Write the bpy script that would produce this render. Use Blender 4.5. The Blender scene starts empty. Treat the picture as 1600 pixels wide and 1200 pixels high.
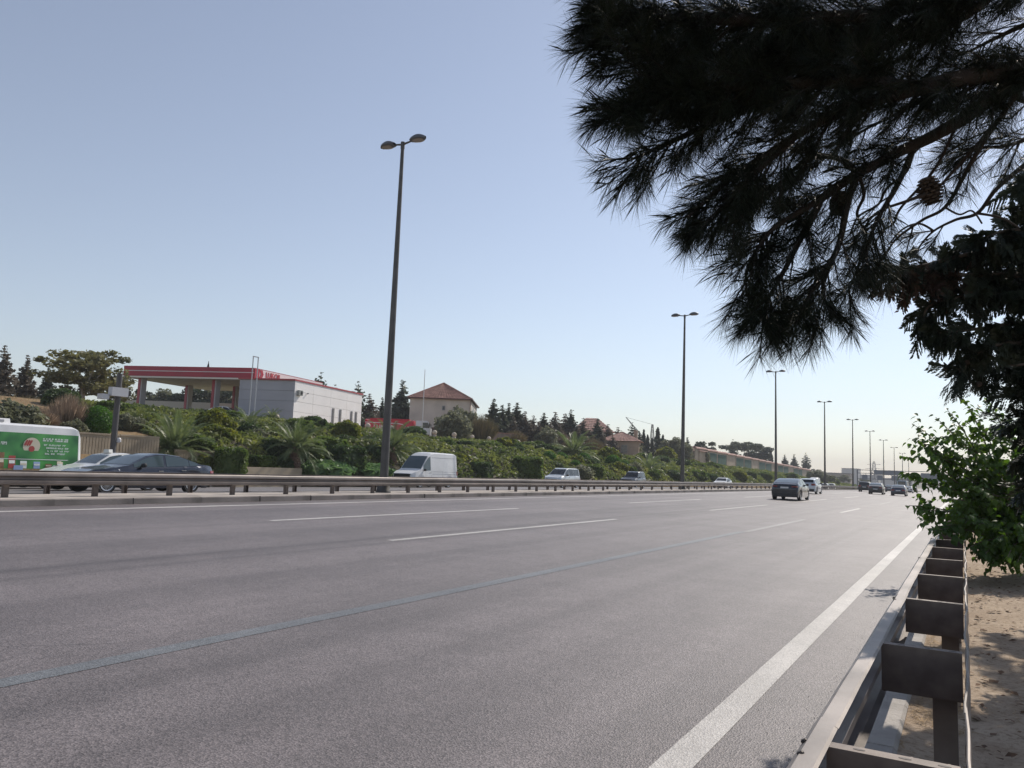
import bpy, bmesh, math, random
import numpy as np
from mathutils import Vector, Matrix, noise as mnoise

rnd = random.Random(7)
rng = np.random.default_rng(11)
sc = bpy.context.scene
COL = sc.collection

# ------------------------------------------------------------------ camera
F = 1200.0                                  # focal length for a 1600 px wide frame
EYE = np.array([0.0, 0.0, 1.65])
def _ray(x, y): return np.array([(x - 800) / F, -(y - 600) / F, -1.0])
_vy = _ray(1506, 760); _vy /= np.linalg.norm(_vy)          # the road runs along +Y
_vz = np.cross(_ray(1506, 760), _ray(0, 704)); _vz /= np.linalg.norm(_vz)
if _vz[1] < 0: _vz = -_vz
ROT = np.stack([np.cross(_vy, _vz), _vy, _vz])
cam = bpy.data.cameras.new('camera')
cam.sensor_width = 36; cam.lens = 36 * F / 1600
cam.clip_start = 0.05; cam.clip_end = 9000
co = bpy.data.objects.new('camera', cam); COL.objects.link(co)
co.matrix_world = Matrix([[*ROT[0], EYE[0]], [*ROT[1], EYE[1]], [*ROT[2], EYE[2]], [0, 0, 0, 1]])
sc.camera = co

# ------------------------------------------------------------------ sky and sun
SUN_EL, SUN_AZ = math.radians(42), math.radians(9)        # azimuth from +Y (road direction) towards +X
W = bpy.data.worlds.new('World'); sc.world = W; W.use_nodes = True
nt = W.node_tree; nt.nodes.clear()
sky = nt.nodes.new('ShaderNodeTexSky'); sky.sky_type = 'NISHITA'; sky.sun_disc = False
sky.sun_elevation = SUN_EL; sky.sun_rotation = SUN_AZ
sky.air_density = 1.15; sky.dust_density = 0.25; sky.ozone_density = 2.5; sky.altitude = 0
bg = nt.nodes.new('ShaderNodeBackground'); bg.inputs['Strength'].default_value = 0.122
wo = nt.nodes.new('ShaderNodeOutputWorld')
hsv = nt.nodes.new('ShaderNodeHueSaturation'); hsv.inputs['Saturation'].default_value = .68
tint = nt.nodes.new('ShaderNodeMix'); tint.data_type = 'RGBA'; tint.blend_type = 'MULTIPLY'; tint.inputs[0].default_value = 1; tint.inputs[7].default_value = (1.0, .98, 1.0, 1)
nt.links.new(sky.outputs[0], hsv.inputs['Color']); nt.links.new(hsv.outputs[0], tint.inputs[6]); nt.links.new(tint.outputs[2], bg.inputs[0]); nt.links.new(bg.outputs[0], wo.inputs[0])
sl = bpy.data.lights.new('sun', 'SUN'); sl.energy = 4.2; sl.angle = math.radians(0.6); sl.color = (1.0, 0.92, 0.81)
so = bpy.data.objects.new('sun', sl); COL.objects.link(so)
sdir = Vector((math.sin(SUN_AZ) * math.cos(SUN_EL), math.cos(SUN_AZ) * math.cos(SUN_EL), math.sin(SUN_EL)))
so.rotation_euler = sdir.to_track_quat('Z', 'Y').to_euler(); so.location = (30, 40, 60)
sc.view_settings.view_transform = 'Standard'; sc.view_settings.look = 'None'
sc.view_settings.exposure = 0.0; sc.view_settings.gamma = 1.0; sc.view_settings.use_curve_mapping = False
sc.render.engine = 'CYCLES'
sc.cycles.use_denoising = True
try: sc.cycles.denoiser = 'OPENIMAGEDENOISE'
except Exception: pass
sc.cycles.max_bounces = 6; sc.cycles.diffuse_bounces = 3; sc.cycles.glossy_bounces = 3
sc.cycles.transmission_bounces = 4; sc.cycles.transparent_max_bounces = 6; sc.cycles.volume_bounces = 0
sc.cycles.use_adaptive_sampling = True; sc.cycles.adaptive_threshold = 0.02

# ------------------------------------------------------------------ helpers: where a ray meets the place
def atX(x, y, X):
    d = ROT @ _ray(x, y); return EYE + d * ((X - EYE[0]) / d[0])
def atD(x, y, D): return EYE + D * (ROT @ _ray(x, y))

def zr(Y):                                   # the road dips gently with distance
    Y = np.asarray(Y, float)
    a = -2.6e-5 * np.clip(np.minimum(Y, 300) - 55, 0, None) ** 2
    return a - 0.51 * (1 - np.exp(-np.clip(Y - 300, 0, None) / 40))
def zroad(X, Y):
    X = np.asarray(X, float)
    return np.where(X > -19.2, -.025 * np.minimum(X, 0), .48 - .025 * (-X - 19.2)) + zr(Y)
SLX = [0, 37.5, 38.0, 39.2, 40, 43, 50, 57, 58.5, 75, 150, 400, 3000]
SLZ = [0, .12, .55, 1.35, 1.9, 2.7, 4.1, 5.35, 5.5, 5.55, 6.2, 6, 0]
def hfac(Y):
    Y = np.asarray(Y, float)
    return np.interp(Y, [-200, 190, 260, 360, 430, 600, 900], [1, 1, .97, .66, .4, .12, .05])
def zslope(X, Y):
    return np.interp(-np.asarray(X, float), SLX, SLZ) * hfac(Y) + zr(Y)

# ------------------------------------------------------------------ materials
MATS = {}
def mat(name, col, rough=.6, metal=0., var=0., vscale=3., bump=0., bscale=20., spec=.5, coat=0., trans=0., detail=4., col2=None, emit=0, alpha=None):
    if name in MATS: return MATS[name]
    m = bpy.data.materials.new(name); m.use_nodes = True
    n = m.node_tree; b = n.nodes['Principled BSDF']
    b.inputs['Base Color'].default_value = (*col, 1); b.inputs['Roughness'].default_value = rough
    b.inputs['Metallic'].default_value = metal; b.inputs['Specular IOR Level'].default_value = spec
    if coat: b.inputs['Coat Weight'].default_value = coat; b.inputs['Coat Roughness'].default_value = .05
    if var or bump:
        tc = n.nodes.new('ShaderNodeTexCoord')
        if var:
            t = n.nodes.new('ShaderNodeTexNoise'); t.inputs['Scale'].default_value = vscale; t.inputs['Detail'].default_value = detail
            n.links.new(tc.outputs['Object'], t.inputs['Vector'])
            mx = n.nodes.new('ShaderNodeMix'); mx.data_type = 'RGBA'
            c2 = col2 if col2 else tuple(c * (1 - var) for c in col)
            c1 = col if col2 else tuple(min(1, c * (1 + var)) for c in col)
            mx.inputs[6].default_value = (*c1, 1); mx.inputs[7].default_value = (*c2, 1)
            rp = n.nodes.new('ShaderNodeMapRange'); rp.inputs[1].default_value = .35; rp.inputs[2].default_value = .65
            n.links.new(t.outputs['Fac'], rp.inputs[0]); n.links.new(rp.outputs[0], mx.inputs[0])
            n.links.new(mx.outputs[2], b.inputs['Base Color'])
        if bump:
            t2 = n.nodes.new('ShaderNodeTexNoise'); t2.inputs['Scale'].default_value = bscale; t2.inputs['Detail'].default_value = 5
            n.links.new(tc.outputs['Object'], t2.inputs['Vector'])
            bp = n.nodes.new('ShaderNodeBump'); bp.inputs['Strength'].default_value = bump; bp.inputs['Distance'].default_value = .02
            n.links.new(t2.outputs['Fac'], bp.inputs['Height']); n.links.new(bp.outputs[0], b.inputs['Normal'])
    MATS[name] = m
    return m

def leafmat(name, c1, c2, trans=.35, scale=1.2, rough=.55, c3=None):
    """two greens mixed by position, part of the light let through as in a real leaf"""
    if name in MATS: return MATS[name]
    m = bpy.data.materials.new(name); m.use_nodes = True
    n = m.node_tree; b = n.nodes['Principled BSDF']; out = n.nodes['Material Output']
    tc = n.nodes.new('ShaderNodeTexCoord'); t = n.nodes.new('ShaderNodeTexNoise'); t.inputs['Scale'].default_value = scale
    t.inputs['Detail'].default_value = 6; t.inputs['Roughness'].default_value = .68
    n.links.new(tc.outputs['Object'], t.inputs['Vector'])
    r = n.nodes.new('ShaderNodeValToRGB'); e = r.color_ramp.elements
    e[0].position = .36; e[0].color = (*c1, 1); e[1].position = .62; e[1].color = (*c2, 1)
    if c3 is not None: k = e.new(.72); k.color = (*c3, 1)
    n.links.new(t.outputs['Fac'], r.inputs[0]); n.links.new(r.outputs[0], b.inputs['Base Color'])
    b.inputs['Roughness'].default_value = rough; b.inputs['Specular IOR Level'].default_value = .35
    if trans:
        tr = n.nodes.new('ShaderNodeBsdfTranslucent'); hs = n.nodes.new('ShaderNodeHueSaturation')
        hs.inputs['Value'].default_value = 1.5; hs.inputs['Saturation'].default_value = 1.15
        n.links.new(r.outputs[0], hs.inputs['Color']); n.links.new(hs.outputs[0], tr.inputs['Color'])
        ms = n.nodes.new('ShaderNodeMixShader'); ms.inputs[0].default_value = trans
        n.links.new(b.outputs[0], ms.inputs[1]); n.links.new(tr.outputs[0], ms.inputs[2]); n.links.new(ms.outputs[0], out.inputs[0])
    MATS[name] = m
    return m

# ------------------------------------------------------------------ helpers: meshes and objects
def link(o, parent=None):
    COL.objects.link(o)
    if parent is not None: o.parent = parent
    return o
def fmesh(name, V, Fc, m, smooth=None):
    """mesh from arrays: V (n,3), Fc list of faces or an (m,k) array"""
    me = bpy.data.meshes.new(name)
    V = np.asarray(V, np.float32)
    if isinstance(Fc, np.ndarray):
        k = Fc.shape[1]
        me.vertices.add(len(V)); me.vertices.foreach_set('co', V.ravel())
        me.loops.add(Fc.size); me.loops.foreach_set('vertex_index', Fc.astype(np.int32).ravel())
        me.polygons.add(len(Fc)); me.polygons.foreach_set('loop_start', np.arange(0, Fc.size, k, dtype=np.int32))
        me.update(calc_edges=True)
    else:
        me.from_pydata(V.tolist(), [], Fc); me.update()
    if smooth is not None:
        me.shade_smooth(); me.set_sharp_from_angle(angle=math.radians(smooth))
    me.materials.append(m)
    return me
def put(name, me, parent=None, loc=None, rot=None, scale=None, **props):
    o = bpy.data.objects.new(name, me)
    link(o, parent)
    if loc is not None: o.location = loc
    if rot is not None: o.rotation_euler = rot
    if scale is not None: o.scale = (scale,) * 3 if isinstance(scale, (int, float)) else scale
    for k, v in props.items(): o[k] = v
    return o
def thing(name, label, cat, loc=(0, 0, 0), rz=0, group=None):
    o = bpy.data.objects.new(name, None); link(o)
    o.empty_display_size = .2
    o.location = loc; o.rotation_euler = (0, 0, rz); o['label'] = label; o['category'] = cat
    if group: o['group'] = group
    return o
def tag(o, label, cat, group=None):
    o['label'] = label; o['category'] = cat
    if group: o['group'] = group
    return o
def dup(o, parent=None):
    c = o.copy(); link(c, parent)
    for ch in list(o.children): dup(ch, c)
    return c

class MB:
    def __init__(s): s.V = []; s.F = []
    def add(s, V, Fc):
        k = len(s.V); s.V.extend([tuple(map(float, v)) for v in V]); s.F.extend([tuple(i + k for i in f) for f in Fc]); return s
    def box(s, x0, x1, y0, y1, z0, z1):
        V = [(x, y, z) for z in (z0, z1) for y in (y0, y1) for x in (x0, x1)]
        return s.add(V, [(0, 2, 3, 1), (4, 5, 7, 6), (0, 1, 5, 4), (1, 3, 7, 5), (3, 2, 6, 7), (2, 0, 4, 6)])
    def obox(s, c, ax, ay, az):                # oriented box: centre and three half vectors
        c, ax, ay, az = map(np.asarray, (c, ax, ay, az))
        V = [c + i * ax + j * ay + k * az for k in (-1, 1) for j in (-1, 1) for i in (-1, 1)]
        return s.add(V, [(0, 2, 3, 1), (4, 5, 7, 6), (0, 1, 5, 4), (1, 3, 7, 5), (3, 2, 6, 7), (2, 0, 4, 6)])
    def prism(s, pts, axis, a, b):             # 2-D outline pushed along an axis ('x': pts are (y,z); 'y': (x,z); 'z': (x,y))
        n = len(pts)
        f = {'x': lambda p, t: (t, p[0], p[1]), 'y': lambda p, t: (p[0], t, p[1]), 'z': lambda p, t: (p[0], p[1], t)}[axis]
        V = [f(p, a) for p in pts] + [f(p, b) for p in pts]
        return s.add(V, [tuple(range(n))[::-1], tuple(range(n, 2 * n))] + [(i, (i + 1) % n, n + (i + 1) % n, n + i) for i in range(n)])
    def tube(s, pts, rad, n=8, cap=True):
        pts = [np.asarray(p, float) for p in pts]
        rad = rad if hasattr(rad, '__len__') else [rad] * len(pts)
        t0 = pts[1] - pts[0]; up = np.array([0, 0, 1.]) if abs(t0[2]) < .9 * np.linalg.norm(t0) else np.array([1., 0, 0])
        V = []
        for i, p in enumerate(pts):
            t = pts[min(i + 1, len(pts) - 1)] - pts[max(i - 1, 0)]; t = t / (np.linalg.norm(t) + 1e-9)
            u = up - t * np.dot(up, t); u /= np.linalg.norm(u) + 1e-9; w = np.cross(t, u); up = u
            for k in range(n):
                a = 2 * math.pi * k / n; V.append(p + rad[i] * (u * math.cos(a) + w * math.sin(a)))
        Fc = []
        for i in range(len(pts) - 1):
            for k in range(n):
                a, b = i * n + k, i * n + (k + 1) % n; Fc.append((a, b, b + n, a + n))
        if cap: Fc += [tuple(range(n))[::-1], tuple(range((len(pts) - 1) * n, len(pts) * n))]
        return s.add(V, Fc)
    def lathe(s, prof, n=16, c=(0, 0, 0), axis='z'):   # prof: (r, h)
        V = []; f = {'z': lambda r, h, a: (c[0] + r * math.cos(a), c[1] + r * math.sin(a), c[2] + h),
                     'x': lambda r, h, a: (c[0] + h, c[1] + r * math.cos(a), c[2] + r * math.sin(a)),
                     'y': lambda r, h, a: (c[0] + r * math.sin(a), c[1] + h, c[2] + r * math.cos(a))}[axis]
        for r, h in prof:
            for k in range(n): V.append(f(r, h, 2 * math.pi * k / n))
        Fc = []
        for i in range(len(prof) - 1):
            for k in range(n):
                a, b = i * n + k, i * n + (k + 1) % n; Fc.append((a, b, b + n, a + n))
        Fc += [tuple(range(n))[::-1], tuple(range((len(prof) - 1) * n, len(prof) * n))]
        return s.add(V, Fc)
    def grid(s, P):                            # P (a,b,3)
        a, b = len(P), len(P[0])
        V = [p for r in P for p in r]
        return s.add(V, [(i * b + j, i * b + j + 1, (i + 1) * b + j + 1, (i + 1) * b + j) for i in range(a - 1) for j in range(b - 1)])
    def mesh(s, name, m, smooth=None):
        return fmesh(name, np.array(s.V), s.F, m, smooth)
    def build(s, name, m, parent=None, smooth=None, loc=None, rot=None, **props):
        return put(name, s.mesh(name, m, smooth), parent, loc, rot, None, **props)

def struct(name, me, **p): return put(name, me, kind='structure', **p)

def text_mesh(txt, size, m, depth=.01, name='lettering'):
    cu = bpy.data.curves.new(name, 'FONT'); cu.body = txt; cu.size = size; cu.extrude = depth; cu.align_x = 'CENTER'; cu.align_y = 'CENTER'
    cu.offset = size * .012; cu.resolution_u = 3
    o = bpy.data.objects.new(name, cu); COL.objects.link(o)
    dg = bpy.context.evaluated_depsgraph_get()
    me = bpy.data.meshes.new_from_object(o.evaluated_get(dg))
    bpy.data.objects.remove(o); bpy.data.curves.remove(cu)
    me.materials.clear(); me.materials.append(m); me.name = name
    return me

# leaf clouds ------------------------------------------------------
def rdirs(n):
    v = rng.normal(size=(n, 3)); return v / np.linalg.norm(v, axis=1)[:, None]
def leafquads(C, size, N=None, flat=.5, aspect=1.6):
    """quads (bent diamonds) at centres C with random frames; N gives a preferred normal"""
    n = len(C); size = np.broadcast_to(size, (n,))[:, None]
    nn = rdirs(n)
    if N is not None: nn = nn * (1 - flat) + N * flat; nn /= np.linalg.norm(nn, axis=1)[:, None] + 1e-9
    u = np.cross(nn, rdirs(n)); u /= np.linalg.norm(u, axis=1)[:, None] + 1e-9
    w = np.cross(nn, u)
    V = np.stack([C - u * size * .5 * aspect, C + w * size * .5 + nn * size * .12, C + u * size * .5 * aspect, C - w * size * .5 + nn * size * .12], 1)
    return V.reshape(-1, 3), np.arange(4 * n).reshape(n, 4)
def cloudmesh(name, C, size, m, N=None, flat=.5, aspect=1.6):
    V, Fc = leafquads(np.asarray(C), size, N, flat, aspect)
    return fmesh(name, V, Fc, m)
# ================================================================== ground, roads
def node_asphalt(name, base, seam=False, con=1., rough=.58):
    m = bpy.data.materials.new(name); m.use_nodes = True
    n = m.node_tree; L = n.links.new; b = n.nodes['Principled BSDF']
    tc = n.nodes.new('ShaderNodeTexCoord')
    def noise(scale, det=3, rough=.6, vec=None, sx=None):
        t = n.nodes.new('ShaderNodeTexNoise'); t.inputs['Scale'].default_value = scale; t.inputs['Detail'].default_value = det
        t.inputs['Roughness'].default_value = rough
        if sx:
            mp = n.nodes.new('ShaderNodeMapping'); mp.inputs['Scale'].default_value = sx
            L(tc.outputs['Object'], mp.inputs[0]); L(mp.outputs[0], t.inputs['Vector'])
        else: L(tc.outputs['Object'], t.inputs['Vector'])
        return t
    def ramp(src, a, va, bb, vb):
        r = n.nodes.new('ShaderNodeMapRange'); r.inputs[1].default_value = a; r.inputs[2].default_value = bb
        r.inputs[3].default_value = va; r.inputs[4].default_value = vb; L(src, r.inputs[0]); return r.outputs[0]
    def mul(a, c):
        q = n.nodes.new('ShaderNodeMath'); q.operation = 'MULTIPLY'; L(a, q.inputs[0])
        if isinstance(c, float): q.inputs[1].default_value = c
        else: L(c, q.inputs[1])
        return q.outputs[0]
    vo = n.nodes.new('ShaderNodeTexVoronoi'); vo.inputs['Scale'].default_value = 85; L(tc.outputs['Object'], vo.inputs['Vector'])
    sp = n.nodes.new('ShaderNodeSeparateColor'); L(vo.outputs['Color'], sp.inputs[0])
    stone = ramp(sp.outputs[0], 0., 1 - .42 * con, 1., 1 + .5 * con)             # single stones of the aggregate
    fine = ramp(noise(160, 2).outputs['Fac'], .3, .82, .7, 1.18)
    patch = mul(ramp(noise(.35, 5, .65).outputs['Fac'], .3, .80, .7, 1.15), ramp(noise(2.6, 5, .7).outputs['Fac'], .3, .9, .7, 1.1))
    strk = ramp(noise(1.0, 4, .6, sx=(1.1, .012, 1)).outputs['Fac'], .3, .74, .7, 1.17)   # long wheel tracks
    fac = mul(mul(stone, fine), mul(patch, strk))
    if seam:                                                    # old joint between two paved strips
        sx = n.nodes.new('ShaderNodeSeparateXYZ'); L(tc.outputs['Object'], sx.inputs[0])
        w = noise(.8, 4, .6, sx=(0.001, .25, 1))
        ad = n.nodes.new('ShaderNodeMath'); ad.operation = 'MULTIPLY_ADD'; L(w.outputs['Fac'], ad.inputs[0]); ad.inputs[1].default_value = .22; L(sx.outputs[0], ad.inputs[2])
        for off in (9.18, 9.75):
            a1 = n.nodes.new('ShaderNodeMath'); a1.operation = 'ADD'; a1.inputs[1].default_value = off - .11; L(ad.outputs[0], a1.inputs[0])
            a2 = n.nodes.new('ShaderNodeMath'); a2.operation = 'ABSOLUTE'; L(a1.outputs[0], a2.inputs[0])
            fac = mul(fac, ramp(a2.outputs[0], .02, .74, .16, 1.0))
    # hair cracks
    vc = n.nodes.new('ShaderNodeTexVoronoi'); vc.feature = 'DISTANCE_TO_EDGE'; vc.inputs['Scale'].default_value = .22
    wv = noise(1.6, 4); mxv = n.nodes.new('ShaderNodeMix'); mxv.data_type = 'VECTOR'; mxv.inputs[0].default_value = .12
    L(tc.outputs['Object'], mxv.inputs[4]); L(wv.outputs['Color'], mxv.inputs[5]); L(mxv.outputs[1], vc.inputs['Vector'])
    ck = ramp(vc.outputs['Distance'], .0, .62, .0022, 1.0)
    gate = ramp(noise(.12, 2).outputs['Fac'], .56, 0., .60, 1.)
    inv = n.nodes.new('ShaderNodeMix'); inv.data_type = 'FLOAT'; inv.inputs[2].default_value = 1.0; L(gate, inv.inputs[0]); L(ck, inv.inputs[3])
    fac = mul(fac, inv.outputs[0])
    mx = n.nodes.new('ShaderNodeVectorMath'); mx.operation = 'SCALE'; mx.inputs[0].default_value = base; L(fac, mx.inputs['Scale'])
    L(mx.outputs[0], b.inputs['Base Color'])
    b.inputs['Roughness'].default_value = rough; b.inputs['Specular IOR Level'].default_value = .5
    bp = n.nodes.new('ShaderNodeBump'); bp.inputs['Strength'].default_value = .55; bp.inputs['Distance'].default_value = .006
    L(vo.outputs['Distance'], bp.inputs['Height']); L(bp.outputs[0], b.inputs['Normal'])
    return m
ASPH = node_asphalt('asphalt', (.148, .128, .128), True)
ASPH2 = node_asphalt('asphalt_far', (.165, .15, .147))

YS = np.concatenate([np.arange(-60, 360, 6.), np.arange(360, 1201, 40.)])
def sheet(name, xs, m, zf, ys=YS, dz=0.):
    xs = np.asarray(xs, float); X, Y = np.meshgrid(xs, ys); Z = zf(X, Y) + dz
    V = np.stack([X, Y, Z], -1).reshape(-1, 3); a, b = len(ys), len(xs)
    i = np.arange(a - 1)[:, None] * b + np.arange(b - 1)[None]
    Fc = np.stack([i, i + 1, i + b + 1, i + b], -1).reshape(-1, 4)
    return fmesh(name, V, Fc, m, 60)
road = struct('road', sheet('road', [-17.85, -16, -13, -9, -5, -2, -.57], ASPH, zroad))
road2 = struct('opposite_road', sheet('opposite_road', [-37.5, -34, -30, -26, -23, -20.75], ASPH2, zroad))

PAINT = node_asphalt('road_paint', (.5, .475, .45), con=.45, rough=.6)
PAINTW = node_asphalt('worn_road_paint', (.27, .255, .25), con=.7, rough=.55)
PAINTG = node_asphalt('faded_road_paint', (.15, .156, .163), con=.7, rough=.5)
def strip(name, x, w, y0, y1, m, parent, step=6., rag=.006):
    n = max(2, int((y1 - y0) / step) + 1); ys = np.linspace(y0, y1, n)
    V = []
    for y in ys:
        e = rag * (rnd.random() - .5)
        for s_ in (-1, 1):
            xx = x + s_ * w / 2 + e; V.append((xx, y, float(zroad(xx, y)) + .0028))
    Fc = [(2 * i, 2 * i + 1, 2 * i + 3, 2 * i + 2) for i in range(n - 1)]
    return put(name, fmesh(name, np.array(V), Fc, m), parent)
strip('edge_line', -1.44, .2, -8, 330, PAINT, road, 1.5)
strip('median_line', -16.85, .2, -8, 330, PAINT, road, 3)
strip('solid_lane_line', -5.47, .19, -8, 22.5, PAINTG, road, 1.5)
strip('lane_dash', -5.4, .16, 22.6, 32, PAINTW, road)
for y0 in (41.5, 63, 84.5, 106, 127.5, 149): strip('lane_dash', -5.3, .15, y0, y0 + 8, PAINT if y0 < 50 else PAINTW, road)
for y0 in (-10, 11.6, 33, 54.5, 76, 97.5, 119, 140.5, 162): strip('lane_dash', -9.38, .15, y0, y0 + 11, PAINT, road)
for y0 in (-9.5, 12.2, 33.5, 55, 76.5, 98, 119.5, 141, 162.5): strip('lane_dash', -13.25, .15, y0, y0 + 11, PAINT, road)
for xx in (-28.3, -32.1):
    for y0 in np.arange(-8, 190, 21.5): strip('lane_dash', xx, .15, y0, y0 + 10, PAINTW, road2)
strip('edge_line', -21.5, .18, -8, 330, PAINT, road2, 6)
strip('edge_line', -36.6, .18, -8, 330, PAINT, road2, 6)

# soil
def node_soil(name, c1, c2, c3, sc1=.5, bump=.6, sc3=14):
    m = bpy.data.materials.new(name); m.use_nodes = True
    n = m.node_tree; L = n.links.new; b = n.nodes['Principled BSDF']; tc = n.nodes.new('ShaderNodeTexCoord')
    t1 = n.nodes.new('ShaderNodeTexNoise'); t1.inputs['Scale'].default_value = sc1; t1.inputs['Detail'].default_value = 8; t1.inputs['Roughness'].default_value = .7
    t2 = n.nodes.new('ShaderNodeTexNoise'); t2.inputs['Scale'].default_value = sc3; t2.inputs['Detail'].default_value = 6; t2.inputs['Roughness'].default_value = .75
    for t in (t1, t2): L(tc.outputs['Object'], t.inputs['Vector'])
    r = n.nodes.new('ShaderNodeValToRGB'); e = r.color_ramp.elements
    e[0].position = .38; e[0].color = (*c1, 1); e[1].position = .62; e[1].color = (*c2, 1)
    L(t1.outputs['Fac'], r.inputs[0])
    mx = n.nodes.new('ShaderNodeMix'); mx.data_type = 'RGBA'; mx.inputs[7].default_value = (*c3, 1)
    q = n.nodes.new('ShaderNodeMapRange'); q.inputs[1].default_value = .5; q.inputs[2].default_value = .66; L(t2.outputs['Fac'], q.inputs[0])
    L(q.outputs[0], mx.inputs[0]); L(r.outputs[0], mx.inputs[6]); L(mx.outputs[2], b.inputs['Base Color'])
    b.inputs['Roughness'].default_value = .95; b.inputs['Specular IOR Level'].default_value = .15
    bp = n.nodes.new('ShaderNodeBump'); bp.inputs['Strength'].default_value = bump; bp.inputs['Distance'].default_value = .04
    L(t2.outputs['Fac'], bp.inputs['Height']); L(bp.outputs[0], b.inputs['Normal'])
    return m
SOIL = node_soil('dry_slope_soil', (.21, .135, .075), (.3, .21, .12), (.17, .15, .08), .35, .6, 3)
DUST = node_soil('verge_dust', (.36, .275, .20), (.48, .385, .29), (.24, .175, .12), 1.3, .5, 22)
FARG = node_soil('far_ground', (.22, .17, .1), (.2, .19, .11), (.1, .12, .06), .02, .1, .06)
ysl = np.concatenate([np.arange(-80, 440, 8.), np.arange(440, 1000, 40.)])
slope = struct('slope', sheet('slope', [-75, -66, -58.5, -57, -53.5, -50, -46.5, -43, -40, -39.2, -38, -37.5], SOIL, zslope, ysl))
yfar = np.concatenate([np.arange(-300, 1000, 40.), np.arange(1000, 2401, 100.)])
def zfar(X, Y):
    base = np.where(X < -60, zslope(X, Y) - .06, np.where(X > 1, .05 + zr(Y), zroad(X, Y) - .5))
    return base
struct('ground', sheet('ground', [-1400, -700, -400, -250, -150, -100, -75, -68, -37.6, -20, -.45, 1.6, 8, 30, 100, 400, 1000], FARG, zfar, yfar, -.02))
yv = np.concatenate([np.arange(-20, 26, .35), np.arange(26, 200, 4.)])
def zverge(X, Y):
    b = .1 + zr(Y) + .02 * np.clip(X, 0, 3)
    return b + .018 * np.sin(X * 5.1 + Y * 2.3) * np.cos(Y * 3.7 - X * 2.2) * (X > -.3) + .012 * np.sin(X * 11 + Y * 7)* (X > -.3)
struct('verge', sheet('verge', np.concatenate([[-.372, -.3], np.arange(-.2, 3, .22), [3.4, 5, 8, 12]]), DUST, zverge, yv))
# distant ridge seen through the haze
def ridge(name, X0, X1, Y0, Y1, h, m, seed, dep=160):
    xs = np.linspace(0, 1, 60); V = []
    for j in range(4):
        for t in xs:
            x = X0 + (X1 - X0) * t; y = Y0 + (Y1 - Y0) * t + j * dep
            z = -3 + h * [0, .75, 1, .2][j] * (.62 + .38 * mnoise.noise((t * 5 + seed, j * .4, seed)) + .14 * mnoise.noise((t * 22, j, seed))) * min(1, 6 * t, 6 * (1 - t))
            V.append((x, y, z))
    Fc = [(j * 60 + i, j * 60 + i + 1, (j + 1) * 60 + i + 1, (j + 1) * 60 + i) for j in range(3) for i in range(59)]
    return struct(name, fmesh(name, np.array(V), Fc, m, 60))
HILL = node_soil('hill_cover', (.14, .14, .09), (.22, .19, .13), (.1, .12, .07), .02, .1, .08)
ridge('hill', -560, 120, 1050, 1500, 26, HILL, 3)
ridge('hill', -260, 500, 1500, 1650, 34, HILL, 8)

# ------------------------------------------------------------------ median island and kerbs
CONC = mat('kerb_concrete', (.36, .33, .30), .85, var=.22, vscale=2.2, bump=.35, bscale=30)
KDIRTY = mat('dirty_kerb', (.2, .178, .165), .88, var=.3, vscale=1.3, bump=.35, bscale=25)
DULL = mat('dull_rail_steel', (.165, .142, .132), .5, .3, var=.25, vscale=1.2, bump=.12, bscale=8)
CONC2 = mat('median_concrete', (.40, .355, .315), .88, var=.2, vscale=1.2, bump=.3, bscale=20)
MX0, MX1, MH = -20.75, -17.85, .155
ym = np.concatenate([np.arange(-40, 360, 6.), np.arange(360, 900, 60.)])
def zmed(X, Y): return zroad(X * 0 - 17.85, Y) + MH
med = struct('median', sheet('median', [MX0 + .18, -19.3, MX1 - .18], CONC2, zmed, ym, -.012))
def kerbstones(parent, x0, x1, z0f, z1f, y0, y1, step, chamf=.02, gap=.012):
    base = None; y = y0; km = KDIRTY if step > 1.5 else CONC
    while y < y1:
        mb = MB(); zb = z0f(y); zt = z1f(y)
        mb.prism([(x0, zb), (x1, zb), (x1, zt - chamf), (x1 - chamf, zt), (x0 + chamf, zt), (x0, zt - chamf)], 'y', gap / 2, step - gap / 2)
        if base is None: base = mb.mesh('kerb_stone', km)
        o = put('kerb_stone', base, parent, (0, y, zt - z1f(y0)))
        o.rotation_euler = (rnd.uniform(-.004, .004), 0, rnd.uniform(-.003, .003))
        y += step
for x0, x1 in ((MX1 - .18, MX1), (MX0, MX0 + .18)):
    kerbstones(med, x0, x1, lambda y: float(zroad(-17.85, y)) - .05, lambda y: float(zroad(-17.85, y)) + MH, 2, 60, 2.0)
    kb = MB()
    for y in np.arange(60, 360, 12.):
        za, zb_ = float(zmed(np.array(-17.85), y)), float(zmed(np.array(-17.85), y + 12))
        kb.add([(x, yy, z) for yy, z in ((y, za), (y + 12, zb_)) for x, z in ((x0, z - .25), (x1, z - .25), (x1, z), (x0, z))],
               [(0, 1, 5, 4), (1, 2, 6, 5), (2, 3, 7, 6), (3, 0, 4, 7)])
    kb.build('kerb_run', KDIRTY, med)
nk = struct('kerb', MB().box(-.545, -.382, -12, 40, -.1, .055).mesh('kerb', CONC))
kerbstones(nk, -.57, -.372, lambda y: -.06, lambda y: .125, 1.2, 36, 1.0)

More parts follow.
